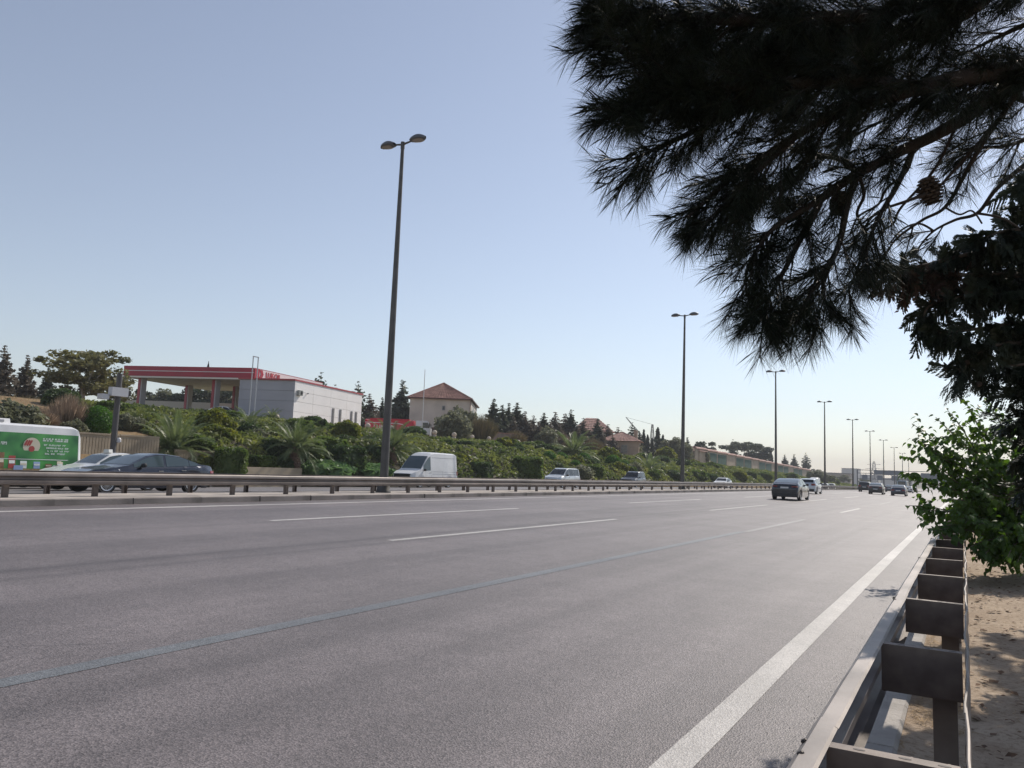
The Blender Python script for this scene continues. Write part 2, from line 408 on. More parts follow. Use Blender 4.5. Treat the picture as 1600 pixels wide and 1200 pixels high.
# ------------------------------------------------------------------ guard rails
GALV = mat('weathered_galvanised_steel', (.235, .207, .19), .5, .3, var=.28, vscale=1.6, bump=.12, bscale=8)
GALVD = mat('dirty_rail_steel', (.155, .125, .11), .6, .3, var=.3, vscale=3, bump=.2, bscale=12, col2=(.1, .078, .066))
RUST = mat('dark_bolt', (.05, .042, .04), .6, .5)
WPROF = [(.75, .0), (.748, -.06), (.722, -.085), (.655, -.09), (.615, -.022), (.575, -.022), (.535, -.09), (.475, -.085), (.443, -.035), (.44, .0)]
def wbeam(x, side, y0, y1, zf, dz=0., t=.012, wob=0., n=5, ov=0., flat=1.):
    """W-shaped beam; side -1: crests towards -X.  Two skins closed at the ends."""
    mb = MB(); ys = np.linspace(y0, y1, n); R = []
    pr = [(z, o * -side * flat) for z, o in WPROF]
    m_ = len(pr)
    for y in ys:
        wx = wob * (math.sin(y * 2.9) + .6 * math.sin(y * 7.3 + 1)); wz = wob * .5 * math.sin(y * 4.1)
        R.append([(x + o + wx + ov * side, y, z + dz + wz + zf(y)) for z, o in pr] + [(x + o + wx - side * t + ov * side, y, z + dz + wz + zf(y) + (-.006 if i == 0 else .006 if i == m_ - 1 else 0)) for i, (z, o) in reversed(list(enumerate(pr)))])
    k = 2 * m_; V = [p for r in R for p in r]
    Fc = [(i * k + j, i * k + (j + 1) % k, (i + 1) * k + (j + 1) % k, (i + 1) * k + j) for i in range(n - 1) for j in range(k)]
    for e in (0, n - 1):
        for j in range(m_ - 1):
            q = (e * k + j, e * k + j + 1, e * k + k - 2 - j, e * k + k - 1 - j); Fc.append(q if e else q[::-1])
    return mb.add(V, Fc)
gr = thing('guard_rail', 'near steel guard rail with box spacers running beside the dusty verge', 'guard rail', (0, 0, 0))
z0 = lambda y: float(zr(y))
for i, y in enumerate(np.arange(-4.9, 47, 4.04)):
    wbeam(-.432, -1, y, y + 4.14, z0, 0, ov=.003 * (i % 2), wob=.0012, n=12).build('beam', GALV, gr, 22)
    wbeam(-.012, 1, y + .6, y + 4.74, z0, -.02, t=.004, wob=.006, n=24, ov=.003 * (i % 2), flat=.12).build('rear_beam', GALV, gr, 40)
SPCM = mat('spacer_steel', (.175, .135, .113), .6, .12, var=.4, vscale=7, col2=(.105, .078, .066), bump=.15, bscale=14)
spc = MB()                                       # spacer: web plate with flanges
spc.box(-.43, -.03, 0, .008, .49, .735).box(-.43, -.03, 0, .06, .735, .743).box(-.43, -.03, .008, .06, .482, .49)
spm = spc.mesh('spacer', SPCM)
psm = MB().box(-.18, -.06, .068, .076, -.4, .72).box(-.18, -.172, .076, .14, -.4, .72).box(-.068, -.06, .076, .14, -.4, .72).mesh('post', GALVD)
hole = MB().prism([(-.02 + .02 * math.cos(a), .008 * math.sin(a)) for a in np.linspace(0, 6.28, 10)[:-1]], 'z', .7432, .7442).mesh('bolt_slot', RUST)
bolt = MB().lathe([(.013, 0), (.013, .006), (.008, .011)], 10).mesh('bolt', RUST)
for i, y in enumerate(np.arange(-1.1, 44, 2.03)):
    zz = float(zr(y)); tw = rnd.uniform(-.012, .012)
    s_ = put('spacer', spm, gr, (0, y, zz), (0, rnd.uniform(-.008, .008), tw))
    put('post', psm, gr, (0, y, zz), (0, 0, tw * .5))
    if y < 9:
        for xx in (-.33, -.19, -.075): put('bolt_slot', hole, s_, (xx + .02, .03, 0))
    if i % 2 == 0 and y < 16:
        put('bolt', bolt, gr, (-.505, y + .02, .735 + zz), (0, -.5, 0)); put('bolt', bolt, gr, (-.49, y - .14, .742 + zz), (0, -.5, 0))

def far_rail(x, side, label, ys_post, ybeam, step=4.2):
    g = thing('guard_rail', label, 'guard rail')
    zb = lambda y: float(zmed(np.array(-17.85), y)) - .17
    for y in np.arange(ybeam[0], ybeam[1], step):
        wbeam(x, side, y, y + step + .08, zb, 0, n=3, ov=.004 * rnd.random(), wob=.006).build('beam', DULL, g, 40)
    pm = MB().box(-.05, .05, -.06, -.05, -.3, .70).box(-.05, .05, .05, .06, -.3, .70).box(-.05 if side < 0 else .04, -.04 if side < 0 else .05, -.05, .05, -.3, .70).mesh('post', GALVD)
    xo = -.11 if side > 0 else .11
    for y in ys_post: put('post', pm, g, (x + xo, y, zb(y)), (rnd.uniform(-.02, .02), rnd.uniform(-.015, .015), 0))
    return g
far_rail(-18.85, 1, 'front steel guard rail along the kerb of the median island', np.arange(3.1, 300, 2.13), (1, 300))
far_rail(-20.42, -1, 'rear steel guard rail on the far side of the median island', np.arange(2.65, 290, 2.13), (1, 290))

# ------------------------------------------------------------------ lamp posts
POLE = mat('lamp_pole_grey', (.10, .095, .09), .5, .5, var=.15, vscale=2)
HEAD = mat('lamp_head_grey', (.13, .135, .145), .45, .3)
LENS = mat('lamp_glass', (.33, .29, .25), .25)
LH = 14.05
lp0 = thing('street_lamp', '', 'street lamp')
MB().tube([(0, 0, 0), (0, 0, .6), (0, 0, LH)], [.19, .17, .07], 14).build('pole', POLE, lp0, 50)
MB().lathe([(.3, 0), (.3, .06), (.26, .1), (.24, .4), (.19, .5)], 14).build('base', POLE, lp0, 50)
MB().tube([(-.52, 0, LH + .06), (0, 0, LH - .02), (.52, 0, LH + .06)], [.035, .045, .035], 8).lathe([(.085, LH - .2), (.085, LH + .08)], 10).build('arm', POLE, lp0, 50)
for s_ in (-1, 1):
    U = []; Vn = 12; NU = 9
    for i in range(NU + 1):
        t = i / NU; x = s_ * (.42 + .72 * t); hw = .235 * math.sin(math.pi * min(1, .12 + .8 * t) ** .9) ** .75 * (1 if t < .96 else .6); hh = .2 * math.sin(math.pi * (.1 + .82 * t)) ** .8
        U.append([(x, hw * math.cos(a), LH + .06 + hh * max(0, math.sin(a)) - .05 * max(0, -math.sin(a))) for a in np.linspace(0, 2 * math.pi, Vn + 1)])
    h = MB().grid(U).build('lamp_head', HEAD, lp0, 50)
    U2 = [[(s_ * (.55 + .5 * t), w * .19 * math.sin(math.pi * (.15 + .75 * t)) ** .6, LH + .005 - .03 * (1 - w * w)) for w in np.linspace(-1, 1, 6)] for t in np.linspace(0, 1, 7)]
    MB().grid(U2).build('lamp_glass', LENS, h, 60)
LAMPY = [23.35, 60.1, 95.7, 133.5, 170.2, 204.5, 240.6, 279, 318, 356]
NUM = ['nearest', 'second', 'third', 'fourth', 'fifth', 'sixth', 'seventh', 'eighth', 'ninth', 'tenth', 'eleventh', 'twelfth', 'thirteenth', 'fourteenth', 'fifteenth', 'sixteenth', 'seventeenth', 'eighteenth', 'nineteenth', 'twentieth']
for i, y in enumerate(LAMPY):
    o = lp0 if i == 0 else dup(lp0)
    o.location = (-19.35, y, float(zmed(np.array(-17.85), y)) - .02)
    o.rotation_euler = (rnd.uniform(-.004, .004), rnd.uniform(-.004, .004), rnd.uniform(-.03, .03))
    o['label'] = ('nearest and tallest twin-headed street lamp, in front of the white high-roof van' if i == 0 else
                  f'{NUM[i]} twin-headed street lamp along the median, counted from the tallest one')
    o['group'] = 'twin-headed street lamps along the median'
# ================================================================== vehicles
def paint(name, c, metal=.25, rough=.32, coat=.6): return mat('car_paint_' + name, c, rough, metal, coat=coat, var=.04, vscale=2)
GLASS = mat('car_glass', (.018, .022, .026), .06, 0, spec=.6)
GLASSB = mat('car_glass_blue', (.055, .08, .09), .05, 0, spec=.7)
RUBBER = mat('tyre_rubber', (.02, .02, .021), .85)
ALLOY = mat('wheel_alloy', (.45, .45, .46), .3, .8)
TRIM = mat('black_trim', (.018, .018, .02), .5)
UNDER = mat('underbody', (.01, .01, .01), .9)
CHROME = mat('chrome', (.75, .75, .76), .15, 1.)
REDL = mat('tail_lamp_red', (.22, .012, .014), .2, coat=.5)
CLEARL = mat('headlamp_clear', (.55, .57, .6), .12, .2, coat=.5)
PLATE = mat('number_plate_white', (.7, .7, .68), .5)
I = lambda t, pts: float(np.interp(t, [p[0] for p in pts], [p[1] for p in pts]))

class Body:
    def __init__(s, L, W, top, belt, plan, wheels, R, zb=.2, tum=.36, roofr=.06, edge=.93):
        s.L, s.W, s.top, s.belt, s.plan, s.wh, s.R, s.zb, s.tum, s.rr, s.edge = L, W, top, belt, plan, wheels, R, zb, tum, roofr, edge
    def w(s, t): return s.W / 2 * I(t, s.plan)
    def zt(s, t): return I(t, s.top)
    def zbelt(s, t): return min(I(t, s.belt), s.zt(t) - .015)
    def bot(s, t):
        z = s.zb + (.06 if (t < .25 or t > s.L - .25) else 0)
        for c in s.wh:
            r = s.R + .055
            if abs(t - c) < r: z = max(z, s.R + math.sqrt(r * r - (t - c) ** 2))
        return min(z, s.zbelt(t) - .06)
    def wedge(s, t): return s.edge * s.w(t)
    def wroof(s, t): return max(.05, s.wedge(t) - (s.zt(t) - s.zbelt(t)) * s.tum)
    def wz(s, t, z):
        zb, zt = s.zbelt(t), s.zt(t); u = min(1, max(0, (z - zb) / max(1e-4, .93 * (zt - zb))))
        return s.wedge(t) * (1 - u) + s.wroof(t) * u
    def lower(s, t, z):                        # half width of the lower body at height z
        a, b = s.bot(t), s.zbelt(t); f = (z - a) / max(.01, b - a)
        return s.w(t) * float(np.interp(f, [0, .15, .45, .75, .93, 1], [.945, .985, 1, .99, .965, s.edge]))
    def section(s, t):
        a, b, c, w = s.bot(t), s.zbelt(t), s.zt(t), s.w(t); P = []
        for f, k in ((0, .945), (.15, .985), (.45, 1), (.75, .99), (.93, .965), (1, s.edge)): P.append((k * w, a + (b - a) * f))
        wr = s.wroof(t)
        for u in (.33, .66, .93): P.append((s.wedge(t) + (wr - s.wedge(t)) * u / .93, b + (c - b) * u))
        P.append((max(.02, wr - s.rr), c - .012)); P.append((wr * .5, c)); P.append((0, c + .004))
        return P
    def mesh(s, name, m):
        ts = set(np.linspace(0, s.L, 46).round(3)) | {round(p[0], 3) for p in s.top} | {.04, .12, s.L - .04, s.L - .12}
        for c in s.wh: ts |= {round(c + (s.R + .055) * k, 3) for k in (-1.0, -.985, -.9, -.7, -.4, 0, .4, .7, .9, .985, 1.0)}
        ts = sorted(t for t in ts if 0 <= t <= s.L); G = []
        for t in ts:
            P = s.section(t); full = [(x, z) for x, z in P] + [(-x, z) for x, z in reversed(P[:-1])]
            G.append([(x, s.L / 2 - t, z) for x, z in full])
        mb = MB().grid(G); k = len(G[0]); n = len(G)
        mb.F.append(tuple(range(k))[::-1]); mb.F.append(tuple((n - 1) * k + j for j in range(k)))
        me = mb.mesh(name, m, 32)
        return me
    def side_glass(s, a, b, sg, lo=.03, hi=.87, n=10):
        V = []; nn = 0
        for t in np.linspace(a, b, n):
            zb, zt = s.zbelt(t), s.zt(t); z0, z1 = zb + lo, zb + hi * (zt - zb)
            if z1 < z0 + .01: z1 = z0 + .01
            for z in (z0, (z0 + z1) / 2, z1): V.append((sg * (s.wz(t, z) + .007), s.L / 2 - t, z))
            nn += 1
        Fc = []
        for i in range(nn - 1):
            for j in range(2):
                q = (i * 3 + j, i * 3 + j + 1, i * 3 + j + 4, i * 3 + j + 3); Fc.append(q if sg < 0 else q[::-1])
        return fmesh('window', np.array(V), Fc, s.gm)
    def cross_glass(s, a, b, frac=.9, n=8, off=.009):
        G = []
        for t in np.linspace(a, b, n):
            h = .02; dz = (s.zt(min(s.L, t + h)) - s.zt(max(0, t - h))) / (min(s.L, t + h) - max(0, t - h)); nm = math.hypot(dz, 1)
            hw = s.wroof(t) * frac; z = s.zt(t)
            G.append([(u * hw, s.L / 2 - t + off * dz / nm, z - .012 * u * u + off / nm) for u in np.linspace(-1, 1, 7)])
        return MB().grid(G).mesh('screen', s.gm, 60)

_wheelcache = {}
def wheel_meshes(R, wd, spokes, thin):
    key = (R, wd, spokes, thin)
    if key in _wheelcache: return _wheelcache[key]
    rr = R * .68
    ty = MB().lathe([(rr, -wd / 2 + .02), (R * .93, -wd / 2), (R, -wd / 2 + .03), (R, wd / 2 - .03), (R * .93, wd / 2), (rr, wd / 2 - .02)], 26, axis='x').mesh('tyre', RUBBER, 40)
    rim = MB(); rim.lathe([(rr + .004, .012), (rr + .004, .03), (rr - .03, .02), (rr - .03, -.02)], 26, axis='x')
    rim.lathe([(.05, .0), (.05, .022), (.02, .03)], 12, axis='x')
    for k in range(spokes):
        a = 2 * math.pi * k / spokes; d = np.array([0, math.cos(a), math.sin(a)]); q = np.array([0, -math.sin(a), math.cos(a)])
        rim.obox(d * (rr * .5) + np.array([.008, 0, 0]), np.array([.008, 0, 0]), d * (rr * .47), q * thin)
    rm = rim.mesh('rim', ALLOY, 40)
    dk = MB().lathe([(rr, -.06), (rr, -.05)], 20, axis='x').mesh('brake_disc', UNDER)
    _wheelcache[key] = (ty, rm, dk); return _wheelcache[key]

def vehicle(name, label, cat, x, y, face, B, pm, glass=None, group=None, windows=(), wind=None, rearw=None, spokes=10, thin=.014, wd=.21,
            lights=True, mirror_t=None, handles=(), seams=(), grille=None, plate=True, plate_z=None, z=None, tail='block', mirrorm=None, pitch=0.):
    """face: +1 drives away along +Y, -1 drives towards us.  x,y: centre."""
    zz = float(zroad(x, y)) if z is None else z
    t = thing(name, label, cat, (x, y, zz), 0 if face > 0 else math.pi, group)
    if face not in (1, -1): t.rotation_euler[2] = face
    B.gm = glass or GLASS
    body = put('body', B.mesh('body', pm), t)
    ub = MB()
    ub.box(-B.W * .45, B.W * .45, -B.L / 2 + .18, B.L / 2 - .18, B.zb + .02, B.zb + .5); ub.build('underbody', UNDER, t)
    for sg in (-1, 1):
        for a, b in windows: put('window', B.side_glass(a, b, sg), t)
        for c in B.wh:
            ty, rm, dk = wheel_meshes(B.R, wd, spokes, thin)
            wx = sg * (B.w(c) * .985 - wd / 2)
            wh = put('wheel', ty, t, (wx, B.L / 2 - c, B.R), (0, 0, 0 if sg > 0 else math.pi))
            r_ = put('rim', rm, wh, (wd / 2 - .035, 0, 0)); put('brake_disc', dk, wh, (wd / 2 - .03, 0, 0))
    if wind: put('windscreen', B.cross_glass(*wind), t)
    if rearw: put('rear_window', B.cross_glass(*rearw), t)
    if mirror_t:
        for sg in (-1, 1):
            zb = B.zbelt(mirror_t) + .06; w0 = B.wedge(mirror_t)
            m_ = MB(); m_.lathe([(.03, -.1), (.07, -.08), (.085, 0), (.075, .07), (.03, .09)], 10, (sg * (w0 + .12), B.L / 2 - mirror_t, zb + .03), 'x'); m_.box(min(sg * (w0 - .02), sg * (w0 + .08)), max(sg * (w0 - .02), sg * (w0 + .08)), B.L / 2 - mirror_t - .025, B.L / 2 - mirror_t + .025, zb - .03, zb + .02)
            m_.build('mirror', mirrorm or TRIM, t, 50)
    for h in handles:
        for sg in (-1, 1):
            zz_ = B.zbelt(h) - .13; MB().obox((sg * (B.lower(h, zz_) + .012), B.L / 2 - h, zz_), (.012, 0, 0), (0, .1, 0), (0, 0, .014)).build('door_handle', CHROME, t)
    for q in seams:
        for sg in (-1, 1):
            zs = np.linspace(B.zb + .12, B.zbelt(q) - .01, 6); mb = MB(); V = []
            for z_ in zs:
                for d in (-.006, .006): V.append((sg * (B.lower(q, z_) + .003), B.L / 2 - q + d, z_))
            mb.add(V, [(2 * i, 2 * i + 1, 2 * i + 3, 2 * i + 2) for i in range(5)]).build('door_gap', TRIM, t)
    L = B.L
    def patch(nm, t0, t1, z0, z1, m_, sg, proud=.012, wrap=True):
        # lamp patch that follows the side of the body from t0 to t1 and closes across the end
        G = []
        for tt in np.linspace(t0, t1, 6):
            G.append([(sg * (B.lower(tt, z_) + proud), L / 2 - tt + (proud if t0 < L / 2 else -proud), z_) for z_ in np.linspace(z0, z1, 4)])
        end = t0 if t0 < L / 2 else t1
        E = [[(sg * max(.3 * B.w(end), B.lower(end, z_) - d + proud), L / 2 - end + (proud if t0 < L / 2 else -proud), z_) for z_ in np.linspace(z0, z1, 4)] for d in (.32, .2, .08)]
        Gf = E + G if t0 < L / 2 else G + E[::-1]
        MB().grid(Gf).build(nm, m_, t, 50)
    if lights:
        ztl, zbl = lights if isinstance(lights, tuple) else (.86, .68)
        for sg in (-1, 1):
            patch('tail_lamp', L - .22, L - .0, zbl, ztl, REDL, sg)
            patch('headlamp', 0.0, .3, min(ztl, B.zt(.02)) - .2, min(ztl, B.zt(.02)) - .04, CLEARL, sg)
    if tail == 'block':
        zt_ = B.zt(L - .01)
        bmp = MB().box(-B.w(L) * .9, B.w(L) * .9, -L / 2 - .035, -L / 2 + .1, B.zb + .08, B.zb + .3); bmp.build('bumper', TRIM, t)
        MB().box(-B.w(0) * .85, B.w(0) * .85, L / 2 - .1, L / 2 + .03, B.zb + .07, B.zb + .22).build('bumper', TRIM, t)
    if plate:
        pz = plate_z or .78
        MB().box(-.26, .26, -L / 2 - .02, -L / 2 + .01, pz - .055, pz + .055).build('number_plate', PLATE, t)
    if grille: MB().box(-grille[0], grille[0], L / 2 - .05, L / 2 + .018, grille[1], grille[2]).build('grille', TRIM, t)
    return t

PLANC = [(0, .74), (.12, .86), (.4, .945), (.9, .99), (1.6, 1), (3.4, 1), (4.2, .97), (4.6, .92), (4.9, .84), (5.3, .8)]
def plan(L, f=.8, r=.86): return [(0, f - .06), (.1, f + .05), (.35, f + .13), (.9, .985), (1.5, 1), (L - 1.3, 1), (L - .5, .965), (L - .12, r + .05), (L, r)]
def sedan(L=4.8, W=1.85, H=1.45, hood=.92, deck=1.06, k=1.):
    top = [(0, .62), (.05, .74), (.35, .83), (1.2 * L / 4.8, hood), (1.45 * L / 4.8, hood + .07), (2.1 * L / 4.8, H - .09), (2.5 * L / 4.8, H - .01), (2.85 * L / 4.8, H), (3.35 * L / 4.8, H - .05), (3.75 * L / 4.8, H - .17), (4.25 * L / 4.8, deck + .02), (4.7 * L / 4.8, deck), (L - .06, deck - .04), (L, deck - .28)]
    belt = [(0, .58), (.3, .75), (1.4 * L / 4.8, .90), (3 * L / 4.8, .96), (L - .4, deck - .05), (L, deck - .35)]
    return Body(L, W, top, belt, plan(L), (.92 * L / 4.8, 3.78 * L / 4.8), .33)
def hatch(L=4.4, W=1.82, H=1.55, fast=False):
    if fast: top = [(0, .66), (.05, .8), (.4, .92), (1.2, 1.0), (1.4, 1.06), (2.1, H - .08), (2.5, H), (3.0, H - .01), (3.6, H - .13), (L - .45, 1.2), (L - .1, 1.09), (L, .8)]
    else: top = [(0, .66), (.05, .8), (.4, .92), (1.1, 1.0), (1.3, 1.06), (1.95, H - .08), (2.4, H), (3.3, H - .01), (L - .5, H - .08), (L - .38, H - .14), (L - .08, 1.02), (L, .75)]
    belt = [(0, .6), (.3, .82), (1.3, .98), (3, 1.03), (L - .3, 1.06), (L, .7)]
    return Body(L, W, top, belt, plan(L, .8, .88), (.85, L - .85), .34, tum=.32)
def suv(L=4.7, W=1.9, H=1.8):
    top = [(0, .75), (.06, .95), (.3, 1.06), (1.25, 1.13), (1.4, 1.2), (1.95, H - .1), (2.3, H), (L - .5, H), (L - .22, H - .06), (L - .06, 1.15), (L, .8)]
    belt = [(0, .7), (.3, .98), (1.4, 1.1), (L - .3, 1.15), (L, .75)]
    return Body(L, W, top, belt, plan(L, .86, .92), (.9, L - .95), .37, zb=.26, tum=.22)
def van(L=5.6, W=2.0, H=2.6):
    top = [(0, .85), (.06, 1.02), (.5, 1.18), (.85, 1.28), (1.0, 1.36), (1.55, 2.02), (1.85, 2.3), (2.25, H - .08), (2.7, H), (L - .4, H - .02), (L - .12, H - .08), (L - .03, H - .4), (L, .7)]
    belt = [(0, .8), (.4, 1.08), (1.1, 1.2), (2.3, 1.25), (L - .2, 1.28), (L, .65)]
    return Body(L, W, top, belt, plan(L, .84, .97), (.95, L - 1.15), .34, zb=.26, tum=.1, roofr=.16, edge=.965)

# --- the dark saloon and the white taxi, close by on the other carriageway
B = sedan(5.2, 1.9, 1.45, .93, 1.08)
B.wh = (.8, 4.15); B.R = .345
B.top = [(0, .62), (.05, .74), (.4, .83), (1.3, .94), (1.55, .99), (2.35, 1.36), (2.75, 1.445), (3.1, 1.45), (3.7, 1.385), (4.1, 1.25), (4.55, 1.1), (5.05, 1.05), (5.14, 1.0), (5.2, .8)]
s1 = vehicle('saloon_car', 'dark blue-grey saloon with bright multi-spoke wheels passing behind the median rail', 'car', -26.25, 17.75, -1, B,
        paint('dark_blue', (.024, .03, .048), .45, .25), GLASSB, windows=((1.75, 2.95), (3.05, 4.0), (4.03, 4.4)), wind=(1.62, 2.42, .9), rearw=(3.75, 4.5, .88),
        spokes=20, thin=.008, mirror_t=2.05, handles=(2.8, 3.75), seams=(1.65, 3.0, 3.95), grille=(.5, .45, .65))
MB().tube([(.05, 0, 0), (0, -.1, 0), (0, -.4, 0)], .012, 6)
B = sedan(4.7, 1.8, 1.52, .97, 1.08)
tx = vehicle('taxi', 'white saloon taxi with a roof sign, half hidden behind the dark saloon', 'car', -29.9, 18.7, -1, B, paint('white', (.72, .72, .7), 0, .35), GLASSB,
        windows=((1.6, 2.55), (2.65, 3.75)), wind=(1.5, 2.1, .88), rearw=(3.3, 4.1, .86), mirror_t=1.9, handles=(2.45, 3.4), seams=(1.5, 2.6, 3.5), grille=(.5, .45, .62))
MB().prism([(-.2, 1.515), (.2, 1.515), (.16, 1.65), (-.16, 1.65)], 'y', -.1, .06).build('roof_sign', mat('roof_sign_white', (.78, .77, .72), .4), tx)

# --- white high-roof van
B = van(5.6, 2.0, 2.6)
wv = vehicle('delivery_van', 'white high-roof panel van beside the tallest lamp post', 'van', -34.5, 46.4, -1, B, paint('van_white', (.70, .70, .70), 0, .4, .3), GLASSB,
        windows=((1.25, 2.12),), wind=(1.02, 1.86, .94), rearw=(5.58, 5.595, .5), mirror_t=1.3, handles=(2.05,), seams=(1.15, 2.2, 3.6), grille=(.72, .72, .98), lights=(1.25, .95), plate_z=.6)
for zz_ in (1.18, 1.02, 2.2, .72):
    for sg in (-1, 1):
        mb = MB(); V = []
        for tt in np.linspace(2.3, 5.45, 9):
            for d in (-.014, .014):
                z_ = zz_ + d; wx = B.wz(tt, z_) if z_ > B.zbelt(tt) else B.lower(tt, z_)
                V.append((sg * (wx + .006), B.L / 2 - tt, z_))
        mb.add(V, [(2 * i, 2 * i + 1, 2 * i + 3, 2 * i + 2) for i in range(8)]).build('side_rib', mat('van_rib', (.33, .33, .34), .5), wv)

# --- green minibus with advertising on its side
mt = thing('minibus', 'white-roofed minibus with a green advertisement along its side', 'bus', (-34.1, 16.2, float(zroad(-34.1, 16.2))), math.pi)
Bm = Body(6.7, 2.15, [(0, .9), (.05, 1.2), (.4, 1.5), (.9, 2.3), (1.3, 2.6), (1.8, 2.68), (6.3, 2.68), (6.5, 2.6), (6.62, 2.3), (6.7, .7)],
          [(0, .85), (.4, 1.2), (1.5, 1.3), (6.5, 1.3), (6.7, .65)], plan(6.7, .86, .96), (1.1, 5.4), .36, zb=.28, tum=.1, roofr=.2, edge=.97)
Bm.gm = GLASSB
WHITE = paint('bus_white', (.74, .74, .74), 0, .4, .3)
put('body', Bm.mesh('body', WHITE), mt)
for sg in (-1, 1):
    for c in Bm.wh:
        ty, rm, dk = wheel_meshes(.36, .22, 8, .03); w_ = put('wheel', ty, mt, (sg * .95, 3.35 - c, .36), (0, 0, 0 if sg > 0 else math.pi)); put('rim', rm, w_, (.08, 0, 0)); put('brake_disc', dk, w_, (.075, 0, 0))
put('windscreen', Bm.cross_glass(.45, 1.2, .92), mt)
MB().box(-.95, .95, -3.1, 3.1, .3, .8).build('underbody', UNDER, mt)
ac = MB().prism([(-.5, 2.66), (.5, 2.66), (.42, 2.86), (-.42, 2.86)], 'y', -.55, 1.1).build('roof_unit', WHITE, mt)
MB().box(-.505, .505, -.3, .9, 2.71, 2.8).build('roof_unit_grille', mat('grey_plastic', (.3, .3, .32), .6), ac)
def side_panel(nm, m_, t0, t1, za, zb, off, parent, sg=-1):
    G = []
    for tt in np.linspace(t0, t1, 10):
        G.append([(sg * ((Bm.wz(tt, z_) if z_ > Bm.zbelt(tt) else Bm.lower(tt, z_)) + off), Bm.L / 2 - tt, z_) for z_ in np.linspace(za, zb, 6)])
    return MB().grid(G).build(nm, m_, parent, 60)
adg = bpy.data.materials.new('green_advert'); adg.use_nodes = True
n = adg.node_tree; b = n.nodes['Principled BSDF']; tc = n.nodes.new('ShaderNodeTexCoord'); tn = n.nodes.new('ShaderNodeTexNoise'); tn.inputs['Scale'].default_value = 1.1; tn.inputs['Detail'].default_value = 2
rp = n.nodes.new('ShaderNodeValToRGB'); rp.color_ramp.elements[0].color = (.02, .13, .035, 1); rp.color_ramp.elements[1].color = (.09, .36, .08, 1); rp.color_ramp.elements[0].position = .35; rp.color_ramp.elements[1].position = .68
n.links.new(tc.outputs['Object'], tn.inputs['Vector']); n.links.new(tn.outputs['Fac'], rp.inputs[0]); n.links.new(rp.outputs[0], b.inputs['Base Color']); b.inputs['Roughness'].default_value = .3
ad = side_panel('advert_panel', adg, 1.9, 6.5, .74, 2.3, .012, mt)
ADW = mat('advert_white', (.74, .78, .74), .4); ADR = mat('advert_red', (.42, .07, .06), .4); ADC = mat('advert_cream', (.66, .6, .46), .4); ADB = mat('advert_brown', (.25, .13, .06), .5, var=.3, vscale=6); ADBL = mat('advert_blue', (.3, .4, .6), .4)
def ad_bar(t0, t1, za, zb, m_, off=.02): side_panel('advert_print', m_, t0, t1, za, zb, off, mt)
# print on the panel, too small in the picture to read: rows of letter-sized strokes
def ad_text(t0, t1, z, h, m_=ADW):
    t = t0; mb = MB()
    while t < t1:
        w_ = rnd.uniform(.035, .06); x = -(Bm.lower(t, z) if z < Bm.zbelt(t) else Bm.wz(t, z)) - .02
        for q in range(2):
            zz = z + (q - .5) * h * .5
            mb.box(x - .003, x, Bm.L / 2 - t - w_ * (1 if rnd.random() < .7 else .4), Bm.L / 2 - t, zz - h * .2, zz + h * .2)
        t += w_ + .014
        if rnd.random() < .12: t += .06
    mb.build('advert_print', m_, mt, kind='stuff')
ad_text(2.55, 3.15, 2.14, .13); ad_text(2.8, 3.6, 1.85, .13)
ad_text(5.0, 6.05, 2.06, .15)
for z_, a_, b_ in ((1.84, 5.05, 5.95), (1.72, 5.15, 6.2), (1.6, 5.2, 6.15), (1.48, 5.1, 5.9)): ad_text(a_, b_, z_, .07)
xw = -(Bm.wz(4.55, 1.7)) - .018
MB().lathe([(.34, .0), (.34, .006)], 24, (xw - .006, Bm.L / 2 - 4.55, 1.78), 'x').build('advert_emblem', ADC, mt)
MB().lathe([(.12, .0), (.12, .005)], 20, (xw - .011, Bm.L / 2 - 4.56, 1.66), 'x').build('advert_emblem', ADR, mt)
mb = MB()
for q in range(3): mb.obox((xw - .012, Bm.L / 2 - 4.5 + .09 * q, 1.9), (.003, 0, 0), (0, .03, .02), (0, -.05, .11))
mb.build('advert_emblem', ADR, mt, kind='stuff')
for k in range(9):                            # printed tins and jars along the foot of the panel
    t_ = 2.35 + k * .46 + rnd.uniform(-.08, .08); h_ = [.6, .35, .62, .5, .3, .28, .2, .32, .3][k]
    ad_bar(t_, t_ + .26, .86, .86 + h_, [ADB, ADR, ADB, ADR, ADW, ADBL, ADB, ADC, ADW][k], .02)
    ad_bar(t_ + .02, t_ + .24, .9 + h_ * .3, .9 + h_ * .55, [ADC, ADW][k % 2], .026)
for t_ in (2.9, 3.9): ad_bar(t_, t_ + .36, .8, .98, ADBL, .03)
side_panel('side_moulding', mat('moulding_white', (.7, .7, .7), .4), 1.9, 6.6, 1.22, 1.245, .03, mt)
side_panel('advert_print', mat('advert_field', (.3, .2, .08), .5, var=.4, vscale=5), 1.9, 6.5, .745, .85, .016, mt)

